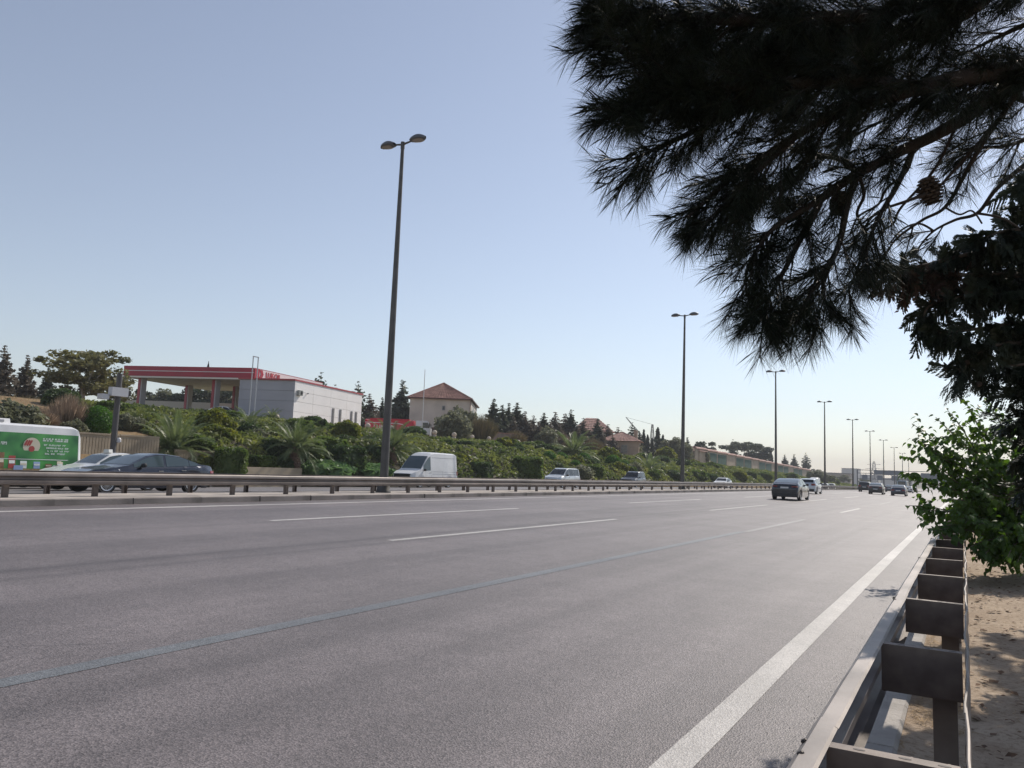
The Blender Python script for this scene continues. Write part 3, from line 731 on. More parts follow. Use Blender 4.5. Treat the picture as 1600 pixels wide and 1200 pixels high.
# --- minivan and four-wheel drive behind the rail
B = Body(4.5, 1.75, [(0, .8), (.05, .95), (.35, 1.04), (.8, 1.1), (1.0, 1.18), (1.75, 1.72), (2.1, 1.82), (4.05, 1.82), (4.3, 1.75), (4.44, 1.2), (4.5, .75)], [(0, .75), (.3, .98), (1.0, 1.08), (4.3, 1.12), (4.5, .7)], plan(4.5, .86, .94), (.75, 3.65), .32, tum=.2)
vehicle('minivan', 'silver minivan coming along behind the median rail, ahead of the dark four-wheel drive', 'minivan', -32.4, 64.9, -1, B, paint('silver', (.55, .57, .58), .3, .35), GLASS,
        windows=((1.3, 2.0), (2.06, 3.0), (3.06, 4.2)), wind=(1.05, 1.78, .92), rearw=(4.3, 4.42, .85), mirror_t=1.45, handles=(1.95,), seams=(1.2, 2.03, 3.1), grille=(.55, .6, .78), lights=(1.0, .78))
vehicle('four_wheel_drive', 'boxy dark four-wheel drive with pale hood coming along behind the minivan', 'car', -34.4, 88, -1, suv(4.3, 1.9, 1.9), paint('graphite', (.11, .115, .125), .5, .3), GLASS,
        windows=((1.65, 2.4), (2.46, 3.2), (3.26, 3.95)), wind=(1.45, 1.98, .92), rearw=(4.1, 4.22, .86), mirror_t=1.7, grille=(.6, .7, .95), lights=(1.05, .85))
vehicle('saloon_car', 'white saloon passing the low flower beds beyond the second lamp post', 'car', -28.9, 107.6, -1, sedan(4.4, 1.78, 1.45), paint('white', (.72, .72, .7), 0, .35), GLASS,
        windows=((1.5, 2.45), (2.52, 3.5)), wind=(1.4, 1.95, .88), rearw=(3.1, 3.85, .86), mirror_t=1.8, grille=(.5, .45, .6))
vehicle('delivery_van', 'distant white van driving towards us near the fourth lamp post', 'van', -29, 184.5, -1, van(5.4, 2.0, 2.6), paint('van_white', (.7, .7, .7), 0, .4), GLASS,
        windows=((1.25, 2.12),), wind=(1.02, 1.86, .94), mirror_t=1.3, grille=(.7, .7, .95), lights=(1.25, .95))
vehicle('saloon_car', 'distant white car following the white van, nearer of the pair', 'car', -28.9, 199, -1, sedan(4.5, 1.8, 1.46), paint('white', (.72, .72, .7), 0, .35), GLASS,
        windows=((1.5, 2.5), (2.56, 3.6)), wind=(1.4, 2.0, .88), mirror_t=1.8)
vehicle('hatchback_car', 'distant pale car right behind the nearer white car of the pair', 'car', -29.2, 212, -1, hatch(4.2), paint('pearl', (.62, .62, .6), .1, .35), GLASS,
        windows=((1.5, 2.5), (2.56, 3.6)), wind=(1.3, 1.95, .88), mirror_t=1.7)

# --- cars driving away on our side
B = hatch(4.7, 1.9, 1.5, True)
vehicle('coupe_suv', 'dark fastback car driving away alone, nearest car on the near carriageway', 'car', -10.55, 57.3, 1, B, paint('black_blue', (.018, .022, .03), .4, .22), GLASSB,
        windows=((1.6, 2.55), (2.62, 3.75)), wind=(1.45, 2.1, .9), rearw=(3.3, 4.28, .9), mirror_t=1.8, handles=(2.4, 3.3), seams=(1.55, 2.6, 3.5), lights=(.98, .9), plate_z=.86)
vehicle('hatchback_car', 'silver hatchback driving away just beyond the dark fastback', 'car', -13.75, 85, 1, hatch(4.4, 1.85, 1.55), paint('ice', (.5, .53, .57), .3, .3), GLASS,
        windows=((1.5, 2.5), (2.56, 3.75)), wind=(1.35, 1.95, .88), rearw=(3.95, 4.22, .86), mirror_t=1.7, seams=(2.5,), lights=(1.05, .85), plate_z=.72)
vehicle('estate_car', 'black estate car driving away close to the median rail', 'car', -13.9, 139, 1, suv(4.6, 1.85, 1.65), paint('black', (.012, .012, .014), .2, .3), GLASS,
        windows=((1.6, 2.5), (2.56, 4.1)), wind=(1.45, 1.95, .88), rearw=(4.4, 4.54, .86), mirror_t=1.7, lights=(1.1, .85))
vehicle('hatchback_car', 'dark hatchback driving away between the black estate and the navy saloon', 'car', -10.2, 116, 1, hatch(4.5, 1.85, 1.52, True), paint('brown_black', (.03, .026, .028), .3, .3), GLASSB,
        windows=((1.6, 2.55), (2.62, 3.7)), wind=(1.45, 2.1, .9), rearw=(3.2, 4.1, .9), mirror_t=1.8, lights=(.98, .85), plate_z=.7)
vehicle('saloon_car', 'navy saloon driving away, nearest to the leafy bush by the verge', 'car', -7.35, 114, 1, sedan(4.7, 1.85, 1.44), paint('navy', (.02, .026, .055), .4, .28), GLASSB,
        windows=((1.55, 2.6), (2.66, 3.8)), wind=(1.5, 2.1, .88), rearw=(3.3, 4.1, .88), mirror_t=1.9, plate_z=.7)
vehicle('saloon_car', 'small dark saloon far ahead, mostly hidden behind the navy saloon', 'car', -13.2, 178, 1, sedan(4.5, 1.8, 1.46), paint('grey', (.09, .095, .1), .4, .3), GLASSB,
        windows=((1.55, 2.5), (2.6, 3.6)), wind=(1.45, 2.0, .88), rearw=(3.1, 3.9, .88))
vehicle('saloon_car', 'far pale saloon glimpsed just right of the navy saloon', 'car', -10.4, 190, 1, sedan(4.5, 1.8, 1.46), paint('white', (.72, .72, .7), 0, .35), GLASSB,
        windows=((1.55, 2.5), (2.6, 3.6)), wind=(1.45, 2.0, .88), rearw=(3.1, 3.9, .88))
vehicle('hatchback_car', 'far dark green car half covered by the tips of the leafy bush', 'car', -10.9, 218, 1, hatch(4.3), paint('green', (.03, .05, .045), .3, .3), GLASSB,
        windows=((1.5, 2.5), (2.56, 3.6)), wind=(1.3, 1.95, .88), rearw=(3.9, 4.15, .86))
vehicle('city_bus', 'pale blue bus far ahead behind the dark cars', 'bus', -14.3, 236, 1,
        Body(9.5, 2.5, [(0, .8), (.08, 1.4), (.25, 2.9), (.5, 3.05), (9.3, 3.05), (9.45, 2.9), (9.5, .7)], [(0, .75), (.2, 1.3), (9.4, 1.3), (9.5, .65)], [(0, .92), (.3, 1), (9.3, 1), (9.5, .95)], (2.2, 7.2), .48, zb=.32, tum=.06, roofr=.2, edge=.98),
        paint('bus_blue', (.3, .4, .46), 0, .4), GLASS, windows=((1, 2.8), (2.9, 4.8), (4.9, 6.8), (6.9, 9)), rearw=(9.44, 9.48, .85), lights=(1.1, .8))
# ================================================================== filling station
A3 = np.array
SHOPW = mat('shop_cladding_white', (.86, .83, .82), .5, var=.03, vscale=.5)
SHOP_SHADE = mat('shop_cladding_shaded', (.36, .37, .41), .5, var=.05, vscale=.5)  # shade of the end wall is put into this darker, bluish colour
REDF = mat('fascia_red', (.35, .012, .036), .4, var=.08, vscale=.6)
WHF = mat('fascia_white', (.72, .7, .69), .45)
SOFF = mat('canopy_soffit', (.74, .68, .61), .6)
GREYC = mat('column_grey', (.45, .44, .44), .6)
DARKG = mat('dark_window_glass', (.03, .035, .04), .1, spec=.6)
FRAME = mat('grey_window_frame', (.25, .25, .26), .5)
GZ = 5.5
def quadwall(mb, a, b, z0, z1, th):            # wall slab from a to b (xy), thickness th to the left of a->b
    a, b = A3(a, float), A3(b, float); d = (b - a) / np.linalg.norm(b - a); nrm = A3([-d[1], d[0]]) * th
    P = [a, b, b + nrm, a + nrm]; V = [(*p, z) for z in (z0, z1) for p in P]
    return mb.add(V, [(3, 2, 1, 0), (4, 5, 6, 7), (0, 1, 5, 4), (1, 2, 6, 5), (2, 3, 7, 6), (3, 0, 4, 7)])
c0, c1, c2 = A3([-65.5, 54.75]), A3([-60.05, 57.3]), A3([-63.35, 71.5]); c3 = c0 + (c2 - c1)
TOPZ = 10.05
shop = thing('shop_building', 'white flat-roofed filling station shop with four narrow slit windows in its lit side', 'building', (0, 0, 0))
def panels(a, b, m_, rows, cols, nm='wall_panel', z0=GZ - .8, z1=TOPZ, th=-.25):
    a, b = A3(a, float), A3(b, float); zs = np.linspace(z0, z1, rows + 1); us = np.linspace(0, 1, cols + 1)
    for i in range(rows):
        for j in range(cols):
            L_ = np.linalg.norm(b - a); g = .012 / L_
            quadwall(MB(), a, b, 0, 1, .1)
            mb = MB(); quadwall(mb, a + (b - a) * (us[j] + g), a + (b - a) * (us[j + 1] - g), zs[i] + .012, zs[i + 1] - .012, .06)
            mb.build(nm, m_, shop)
core = MB(); quadwall(core, c0 + [.12, .14], c1 + [-.1, .14], GZ - .8, TOPZ - .02, 15 * .0 + 12.9)
core.build('wall', mat('joint_grey', (.3, .3, .31), .7), shop)
panels(c0, c1, SHOP_SHADE, 5, 1); panels(c1, c2, SHOPW, 5, 4)
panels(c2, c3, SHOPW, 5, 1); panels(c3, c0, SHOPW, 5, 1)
mb = MB(); P = [c0, c1, c2, c3]; ctr = sum(P) / 4
Q = [ctr + (p - ctr) * 1.025 for p in P]
mb.prism([tuple(q) for q in Q], 'z', TOPZ, TOPZ + .16).build('roof', mat('roof_edge_red', (.4, .06, .07), .5), shop)
d = (c2 - c1) / np.linalg.norm(c2 - c1); nrm = A3([d[1], -d[0]])
LL = np.linalg.norm(c2 - c1)
for u in (.545, .655, .835, .91):                                # slit windows
    p = c1 + d * LL * u
    fr = MB(); a_, b_ = p - d * .2, p + d * .2
    quadwall(fr, a_ + nrm * .02, b_ + nrm * .02, GZ + .35, GZ + 2.35, -.05)
    f = fr.build('window', FRAME, shop)
    g_ = MB(); quadwall(g_, p - d * .15 + nrm * .075, p + d * .15 + nrm * .075, GZ + .4, GZ + 2.3, -.01); g_.build('pane', mat('dusty_pane', (.16, .15, .155), .25), f)
p = c1 + d * .75 + nrm * .03
bx = MB(); quadwall(bx, p - d * .35, p + d * .35, 8.55, 9.1, -.3); acb = bx.build('air_conditioner', mat('ac_grey', (.3, .31, .3), .6), shop)
MB().lathe([(.2, 0), (.2, .02), (.05, .03)], 14, (p[0] + nrm[0] * .31, p[1] + nrm[1] * .31, 8.83), 'x').build('fan_grille', TRIM, acb)
MB().tube([(*(c1 + d * 2.3 + nrm * .05), 8.9), (*(c1 + d * 2.3 + nrm * .25), 8.95)], .07, 8).build('wall_lamp', FRAME, shop)

# canopy
can = thing('fuel_canopy', 'red-edged filling station canopy on red and grey columns', 'canopy')
k0, k1 = A3([-79.9, 51.0]), A3([-65.6, 56.65]); sd = A3([-.215, .976]); k2, k3 = k1 + sd * 13.5, k0 + sd * 13.5
F0, F1 = 10.22, 11.5
def ring(mb, P, z0, z1, inset):
    n = len(P); ct = sum(P) / n; Q = [ct + (q - ct) * (1 - inset) for q in P]
    V = [(*q, z) for z in (z0, z1) for q in P] + [(*q, z) for z in (z0, z1) for q in Q]; Fc = []
    for i in range(n):
        j = (i + 1) % n; Fc += [(i, j, n + j, n + i), (2 * n + j, 2 * n + i, 3 * n + i, 3 * n + j), (n + i, n + j, 3 * n + j, 3 * n + i), (j, i, 2 * n + i, 2 * n + j)]
    return mb.add(V, Fc)
def front_strip(a, b, z0, z1, off, m_, nm):
    dd = (b - a) / np.linalg.norm(b - a); nn = A3([dd[1], -dd[0]]); mb = MB(); quadwall(mb, a + nn * off, b + nn * off, z0, z1, .06); return mb.build(nm, m_, can)
slabm = MB().prism([tuple(k0), tuple(k1), tuple(k2), tuple(k3)], 'z', F0 + .12, F1 - .06); slabm.build('roof', mat('canopy_roof', (.5, .5, .5), .7), can)
for a, b in ((k0, k1), (k2, k3), (k3, k0)):
    front_strip(a, b, 11.02, F1, .07, REDF, 'fascia'); front_strip(a, b, 10.40, 10.94, .09, REDF, 'fascia')
    front_strip(a, b, 10.945, 11.015, .10, WHF, 'fascia_stripe'); front_strip(a, b, F0, 10.39, .06, SOFF, 'fascia_foot')
e1 = k1 + (k2 - k1) * .06
front_strip(k1, e1, F0 + .1, F1, .08, REDF, 'fascia'); front_strip(e1, k2, F0 + .1, F1 - .06, .07, WHF, 'fascia')
front_strip(e1, k2, F1 - .055, F1, .08, REDF, 'fascia_stripe')
nz = A3([sd[1], -sd[0]])
tm = text_mesh('LUKOIL', .82, mat('lettering_red', (.45, .03, .05), .4), .02)
pt = k1 + (k2 - k1) * .245 + nz * .12
xax = Vector((sd[0], sd[1], 0)); zax = Vector((nz[0], nz[1], 0)); yax = Vector((0, 0, 1))
o = put('lettering', tm, can); o.matrix_world = Matrix(((xax[0], yax[0], zax[0], pt[0]), (xax[1], yax[1], zax[1], pt[1]), (xax[2], yax[2], zax[2], 10.98), (0, 0, 0, 1)))
em = MB(); q = k1 + (k2 - k1) * .085 + nz * .1
em.prism([(-.35, -.45), (.1, -.45), (.35, 0), (.1, .45), (-.35, .45), (-.1, 0)], 'z', 0, .03)
o = em.build('emblem', REDF, can); o.matrix_world = Matrix(((xax[0], yax[0], zax[0], q[0]), (xax[1], yax[1], zax[1], q[1]), (xax[2], yax[2], zax[2], 10.95), (0, 0, 0, 1)))
slat = MB()
for i in range(9):
    t = (i + .5) / 9; a = k0 + (k3 - k0) * (t - .052); b = k1 + (k2 - k1) * (t - .052)
    s_ = MB(); s_.prism([tuple(a + (b - a) * .01), tuple(b - (b - a) * .01), tuple(b - (b - a) * .01 + sd * 1.46), tuple(a + (b - a) * .01 + sd * 1.46)], 'z', F0 + .04 + .012 * (i % 2), F0 + .119); s_.build('soffit_panel', SOFF, can)
for u, v in ((.08, .1), (.66, .1), (.1, .62), (.5, .62), (.86, .62)):
    p = k0 + (k1 - k0) * u + (k3 - k0) * v
    col = MB().box(p[0] - .32, p[0] + .3, p[1] - .3, p[1] + .3, GZ - .4, F0 + .03).build('column', GREYC, can)
    MB().box(p[0] - .33, p[0] + .1, p[1] - .34, p[1] - .302, GZ - .4, F0 + .03).build('column_facing', REDF, col)
MB().lathe([(.2, 0), (.12, .15), (.05, .5), (.02, .75)], 8, (*(k0 + (k1 - k0) * .62 + sd * .6), F1)).build('roof_aerial', TRIM, can)
# a low grey building and pumps seen under the canopy
bb = thing('station_annex', 'low grey flat-roofed building seen through the canopy', 'building')
a, b = A3([-97., 60.]), A3([-79., 70.]); mb = MB(); quadwall(mb, a, b, 7.6, 8.9, 5); mb.build('roof', mat('annex_beige', (.42, .39, .34), .7), bb)
mb = MB(); quadwall(mb, a + [.6, .6], b + [-.6, .2], 5, 7.59, 3.6); mb.build('wall', mat('annex_dark', (.12, .12, .12), .7), bb)
for i, (x, y) in enumerate(((-77.5, 57), (-73, 59.5))):
    g = thing('fuel_pump', f'fuel dispenser under the canopy {"beside the outer column" if i == 0 else "next to the inner column"}', 'fuel pump', (x, y, GZ))
    MB().box(-.45, .45, -.25, .25, .12, 1.7).build('cabinet', mat('pump_white', (.55, .55, .55), .4), g)
    MB().box(-.4, .4, -.262, -.252, 1.05, 1.6).build('display', TRIM, g); MB().box(-.55, .55, -.4, .4, -.1, .12).build('plinth', CONC, g)
    MB().tube([(.46, 0, 1.4), (.62, -.1, .9), (.5, -.15, .4), (.46, -.05, 1.1)], .025, 6).build('hose', RUBBER, g)
def station_car(label, px, py, D, rz, body, pm, cat='car', nm='parked_car', **k):
    p = atD(px, py, D); return vehicle(nm, label, cat, p[0], p[1], rz, body, pm, z=GZ, tail='block', **k)
SW = dict(windows=((1.55, 2.5), (2.6, 3.6)), wind=(1.45, 2.0, .88), rearw=(3.1, 3.9, .88))
station_car('white saloon parked at the filling station beside the shaded shop wall', 355, 645, 79, -1.1, sedan(4.6, 1.8, 1.5), paint('white', (.72, .72, .7), 0, .35), **SW)
station_car('dark saloon parked under the canopy behind the feathery palm', 266, 638, 86, 2.4, sedan(4.6, 1.8, 1.5), paint('navy', (.02, .026, .055), .4, .28), **SW)
station_car('dark car parked beside the outermost canopy column', 195, 640, 80, -1.0, sedan(4.6, 1.8, 1.5), paint('black', (.012, .012, .014), .2, .3), **SW)
station_car('pale estate car parked below the broad-leaved tree', 152, 642, 84, -1.2, suv(4.6, 1.8, 1.6), paint('silver', (.55, .57, .58), .3, .35), windows=((1.6, 2.5), (2.56, 4.1)), wind=(1.45, 1.95, .88))
station_car('white van parked behind the dry brown bush', 78, 640, 88, -1.1, van(5.2, 1.95, 2.2), paint('van_white', (.70, .70, .70), 0, .4, .3), 'van', 'parked_van', windows=((1.25, 2.12),), wind=(1.02, 1.86, .94))
# twin pole frame in front of the shop
fp = thing('pole_frame', 'tall thin goal-shaped steel pole frame in front of the shaded shop wall', 'pole frame')
pa, pb = atX(389, 650, -58.6), atX(397, 650, -58.6)
zt = float(atX(397, 557, -58.6)[2])
for p in (pa, pb): MB().tube([(p[0], p[1], 5), (p[0], p[1], zt)], .05, 8).build('pole', mat('pole_steel', (.42, .43, .45), .4, .5), fp)
MB().tube([(pa[0], pa[1] - .05, zt), (pb[0], pb[1] + .05, zt)], .05, 6).build('crossbar', mat('pole_steel', (.42, .43, .45), .4, .5), fp)

# fuel tanker lorry
tk = thing('tanker_lorry', 'red fuel tanker lorry with white cab parked beyond the shop', 'truck', (*(A3([-72.2, 82.7]) * .5 + A3([-64.4, 87.4]) * .5), 5.35), 0)
dv = A3([-64.4, 87.4]) - A3([-72.2, 82.7]); tk.rotation_euler[2] = math.atan2(dv[1], dv[0]) - math.pi / 2
TL = 9.1
TRED = mat('tanker_red', (.56, .022, .03), .35, coat=.3); CABW = mat('cab_white', (.72, .73, .76), .35, coat=.3)
pr = [(-1.2, .95), (-1.2, 2.2), (-1.02, 2.5), (-.6, 2.6), (.6, 2.6), (1.02, 2.5), (1.2, 2.2), (1.2, .95)]
MB().prism(pr, 'y', -TL / 2, TL / 2 - 2.35).build('tank', TRED, tk, 40)
MB().prism([(-.8, 2.6), (.8, 2.6), (.7, 2.74), (-.7, 2.74)], 'y', -TL / 2 + .6, TL / 2 - 3).build('catwalk', TRED, tk)
MB().box(-.5, .5, -TL / 2, TL / 2 - .2, .62, .94).build('chassis', UNDER, tk)
cabp = [(TL / 2, .7), (TL / 2, 1.55), (TL / 2 - .28, 2.45), (TL / 2 - .55, 2.6), (TL / 2 - 2.0, 2.6), (TL / 2 - 2.05, .7)]
cb = MB().prism(cabp, 'x', -1.16, 1.16).build('cab', CABW, tk)
for sg in (-1, 1):
    MB().add([(sg * 1.165, TL / 2 - .12, 1.6), (sg * 1.165, TL / 2 - .36, 2.35), (sg * 1.165, TL / 2 - 1.1, 2.35), (sg * 1.165, TL / 2 - 1.1, 1.6)], [(0, 1, 2, 3)]).build('window', GLASS, cb)
    MB().box(sg * 1.17 - .02, sg * 1.17 + .02, TL / 2 - .25, TL / 2 - .1, 1.7, 2.25).build('mirror', TRIM, cb)
    for y_ in (-3.4, -2.2, TL / 2 - 1.0):
        ty, rm, dk = wheel_meshes(.48, .3, 8, .04); w_ = put('wheel', ty, tk, (sg * 1.0, y_, .48), (0, 0, 0 if sg > 0 else math.pi)); put('rim', rm, w_, (.1, 0, 0))
MB().add([(-1.05, TL / 2 - .0, 1.62), (1.05, TL / 2 - .0, 1.62), (1.0, TL / 2 - .26, 2.42), (-1.0, TL / 2 - .26, 2.42)], [(0, 1, 2, 3)]).build('windscreen', GLASS, cb, loc=(0, .012, .012))
MB().box(-1.1, 1.1, TL / 2 - .1, TL / 2 + .08, .45, .75).build('bumper', CABW, tk)
for sg in (1,):
    tmx = text_mesh('LUKOIL', .82, mat('lettering_white', (.75, .72, .72), .4), .015)
    o = put('lettering', tmx, tk, (sg * 1.215, -TL / 2 + 2.6, 1.5), (math.pi / 2, 0, math.pi / 2))
    sw = MB(); pts = [(-TL / 2 + .02, 2.12), (0, 2.08), (.7, 1.95), (1.3, 1.5), (1.75, 1.1)]; V = []
    for y_, z_ in pts: V += [(1.206, y_, z_ - .05), (1.206, y_, z_ + .05)]
    sw.add(V, [(2 * i, 2 * i + 2, 2 * i + 3, 2 * i + 1) for i in range(4)]).build('stripe', mat('lettering_white', (.75, .72, .72), .4), tk)
    MB().add([(1.164, TL / 2 - 2.0, 1.5), (1.164, TL / 2 - 1.1, 1.15), (1.164, TL / 2 - .4, .95), (1.164, TL / 2 - .4, 1.05), (1.164, TL / 2 - 1.1, 1.27), (1.164, TL / 2 - 2.0, 1.64)], [(0, 1, 4, 5), (1, 2, 3, 4)]).build('stripe', mat('stripe_navy', (.05, .06, .12), .4), cb)
# flip so the lettered side faces the road: the lorry points along its cab end already

# globes on the edge of the terrace
GLOBE = mat('stone_globe', (.55, .47, .38), .8, var=.12, vscale=3, bump=.2)
gm = MB().lathe([(.05, -.3), (.16, -.27), (.26, -.17), (.31, 0), (.28, .14), (.2, .25), (.1, .3), (.03, .312)], 14).mesh('ball', GLOBE, 60)
gp = MB().box(-.2, .2, -.2, .2, -.75, -.27).mesh('plinth', CONC)
GLAB = ['in front of the shaded shop wall', 'below the corner of the white shop wall', 'a step beyond the shop corner', 'below the slit windows of the shop', 'at the back end of the red tanker', 'under the middle of the red tanker', 'just before the tanker cab', 'just past the tanker cab', 'in front of the grey olive tree', 'in front of the tiled house corner', 'before the tan dry bush', 'past the tan dry bush', 'under the first tall conifers', 'above the dark square-cut bush']
for i, y in enumerate([52.8, 57.2, 58.6, 62.2, 66.2, 70.4, 74.7, 78.95, 83.3, 87.6, 91.9, 96.1, 100.3, 104.5]):
    if i == 3: continue
    g = thing('stone_globe', 'pale stone globe on the terrace edge ' + GLAB[i], 'stone ball', (-57.6, y, float(zslope(-57.6, y)) + .5 + rnd.uniform(-.05, .05)), rnd.random(), 'stone globes along the terrace edge')
    put('ball', gm, g); put('plinth', gp, g)
tw = struct('terrace_edge', sheet('terrace_edge', [-58.9, -58.2], mat('terrace_concrete', (.3, .26, .22), .85, var=.2, vscale=1), lambda X, Y: zslope(X, Y) + .12, np.arange(48, 100, 3.)))

# ------------------------------------------------------------------ house with hipped tile roof
TILE = mat('roof_tile', (.34, .18, .145), .75, var=.25, vscale=1.2, bump=.2, bscale=6)
STUC = mat('house_render', (.62, .55, .47), .8, var=.1, vscale=.5)
def tiled(nm, a, b, c, e, rows, m_, parent, wave=.05, cols=24):
    """roof slope: a-b the eave, e-c the ridge side, rows of tiles stepped by a few centimetres"""
    a, b, c, e = (A3(p, float) for p in (a, b, c, e)); G = []
    nrm_ = np.cross(b - a, e - a); nrm_ /= np.linalg.norm(nrm_) + 1e-9
    if nrm_[2] < 0: nrm_ = -nrm_
    for i in range(rows):
        for s_ in (0, 1):
            t = (i + s_) / rows; l, r = a + (e - a) * t, b + (c - b) * t
            G.append([l + (r - l) * (j / cols) + nrm_ * ((.07 if s_ == 0 else .0) + wave * abs(math.sin(j * math.pi / 2))) for j in range(cols + 1)])
    return MB().grid(G).build(nm, m_, parent)
hs = thing('tiled_house', 'cream two-storey house with a hipped red tile roof beyond the tanker', 'house')
hl, hr, hb = A3([-75.6, 96.6]), A3([-67.3, 101.4]), A3([-74.6, 114.6]); hbl = hl + (hb - hr)
EZ, RZ = 12.45, 15.3
mb = MB(); mb.prism([tuple(hl), tuple(hr), tuple(hb), tuple(hbl)], 'z', 5, EZ); mb.build('wall', STUC, hs)
ct = (hl + hr + hb + hbl) / 4; up_ = (hb - hr) / np.linalg.norm(hb - hr); r0, r1 = ct - up_ * 3.6, ct + up_ * 3.6
ex = [ct + (p - ct) * 1.07 for p in (hl, hr, hb, hbl)]
E3 = [(*p, EZ) for p in ex]; R0, R1 = (*r0, RZ), (*r1, RZ)
rf = tiled('roof', E3[0], E3[1], R0, R0, 16, TILE, hs, cols=40); tiled('roof', E3[1], E3[2], R1, R0, 16, TILE, hs, cols=60)
tiled('roof', E3[2], E3[3], R1, R1, 10, TILE, hs); tiled('roof', E3[3], E3[0], R0, R1, 10, TILE, hs)
for a, b in ((E3[0], R0), (E3[1], R0), (R0, R1), (E3[2], R1)): MB().tube([A3(a) + [0, 0, .06], A3(b) + [0, 0, .08]], .1, 6).build('ridge_tiles', TILE, hs)
for i in range(4):
    a, b = ex[i], ex[(i + 1) % 4]; MB().tube([(*a, EZ - .03), (*b, EZ - .03)], .1, 6).build('gutter', mat('gutter_brown', (.12, .05, .04), .5), hs)
MB().tube([(*(hr + (hr - ct) * .012), 5.5), (*(hr + (hr - ct) * .012), EZ)], .06, 6).build('downpipe', mat('gutter_brown', (.12, .05, .04), .5), hs)
dd = (hr - hl) / np.linalg.norm(hr - hl); nn = A3([dd[1], -dd[0]])
def win_on(parent, p, dvec, nvec, w_, z0, z1, deep=.05, frame=FRAME):
    mb = MB(); quadwall(mb, p - dvec * w_ / 2 + nvec * .0, p + dvec * w_ / 2 + nvec * .0, z0, z1, -deep); f = mb.build('window', frame, parent)
    q = MB(); quadwall(q, p - dvec * (w_ / 2 - .1) + nvec * (deep + .012), p + dvec * (w_ / 2 - .1) + nvec * (deep + .012), z0 + .1, z1 - .1, -.01); q.build('pane', DARKG, f)
win_on(hs, hl + dd * 5.4, dd, nn, .5, 10.6, 11.3)
d2 = (hb - hr) / np.linalg.norm(hb - hr); n2 = A3([d2[1], -d2[0]])
for u in (4.0, 7.0, 10.5, 13): win_on(hs, hr + d2 * u, d2, n2, 1.15, 9.2, 11.6); win_on(hs, hr + d2 * u, d2, n2, 1.15, 6.3, 8.4)
gw = thing('garden_wall', 'low brown garden wall in front of the tiled house', 'wall'); mb = MB(); quadwall(mb, A3([-67.5, 89.5]), A3([-61, 108]), 5, 7.25, .25); mb.build('wall', mat('wall_brown', (.26, .2, .17), .85, var=.2, vscale=1), gw)
mb = MB(); quadwall(mb, A3([-67.5, 89.5]) + [.08, 0], A3([-61, 108]) + [.08, 0], 7.253, 7.36, .4); mb.build('coping', TILE, gw)
fm = thing('flag_mast', 'thin white mast rising in front of the tiled house', 'mast'); p = atD(661, 640, 104)
zt = float(atD(661, 576, 104)[2]); MB().tube([(p[0], p[1], 5.4), (p[0], p[1], zt)], [.07, .04], 8).build('pole', mat('mast_white', (.6, .6, .6), .5), fm)

# house with red roofs among the conifers
h2 = thing('red_roofed_house', 'brown house with stepped red roofs half hidden behind the conifers', 'house')
def atd(x, y, D): return atD(x, y, D)
D2 = 170
pL, pR = atd(897, 672, D2), atd(958, 664, D2); pe, pf = atd(985, 684, D2 + 8), atd(962, 690, D2)
WALB = mat('house2_wall', (.35, .27, .2), .8, var=.15, vscale=.5)
bx = [pL[:2], pR[:2], pR[:2] + A3([-5, 9]), pL[:2] + A3([-5, 9])]
MB().prism([tuple(q) for q in bx], 'z', 4, pL[2] - .3).build('wall', WALB, h2)
c_ = sum(bx) / 4; ex2 = [c_ + (q - c_) * 1.1 for q in bx]; zt_ = float(atd(950, 656, D2)[2]) + .6; a0, a1 = c_ * .7 + (bx[0] + bx[3]) * .15, c_ * .7 + (bx[1] + bx[2]) * .15
EE = [(*q, pL[2] - .3) for q in ex2]
for (a, b, c, e) in ((EE[0], EE[1], (*a1, zt_), (*a0, zt_)), (EE[1], EE[2], (*a1, zt_), (*a1, zt_)), (EE[2], EE[3], (*a0, zt_), (*a1, zt_)), (EE[3], EE[0], (*a0, zt_), (*a0, zt_))): tiled('roof', a, b, c, e, 8, TILE, h2)
w2 = atd(976, 690, D2 - 6); bx = [w2[:2] + A3([-4, -3.5]), w2[:2] + A3([3.6, -1]), w2[:2] + A3([1, 7]), w2[:2] + A3([-6, 5])]
zq = float(w2[2]); MB().prism([tuple(q) for q in bx], 'z', 4, zq).build('annex_wall', WALB, h2)
c_ = sum(bx) / 4; ex2 = [c_ + (q - c_) * 1.15 for q in bx]; EE = [(*q, zq) for q in ex2]; tp = (*c_, zq + 2.2)
for i in range(4): tiled('annex_roof', EE[i], EE[(i + 1) % 4], tp, tp, 8, TILE, h2)
MB().box(c_[0] + 2.4, c_[0] + 3.1, c_[1] + .6, c_[1] + 1.3, zq, zq + 2.6).build('chimney', WALB, h2)
dq = (bx[1] - bx[0]) / np.linalg.norm(bx[1] - bx[0]); nq = A3([dq[1], -dq[0]])
for u in (2., 5.): win_on(h2, bx[0] + dq * u, dq, nq, 1.2, zq - 2.4, zq - .8)

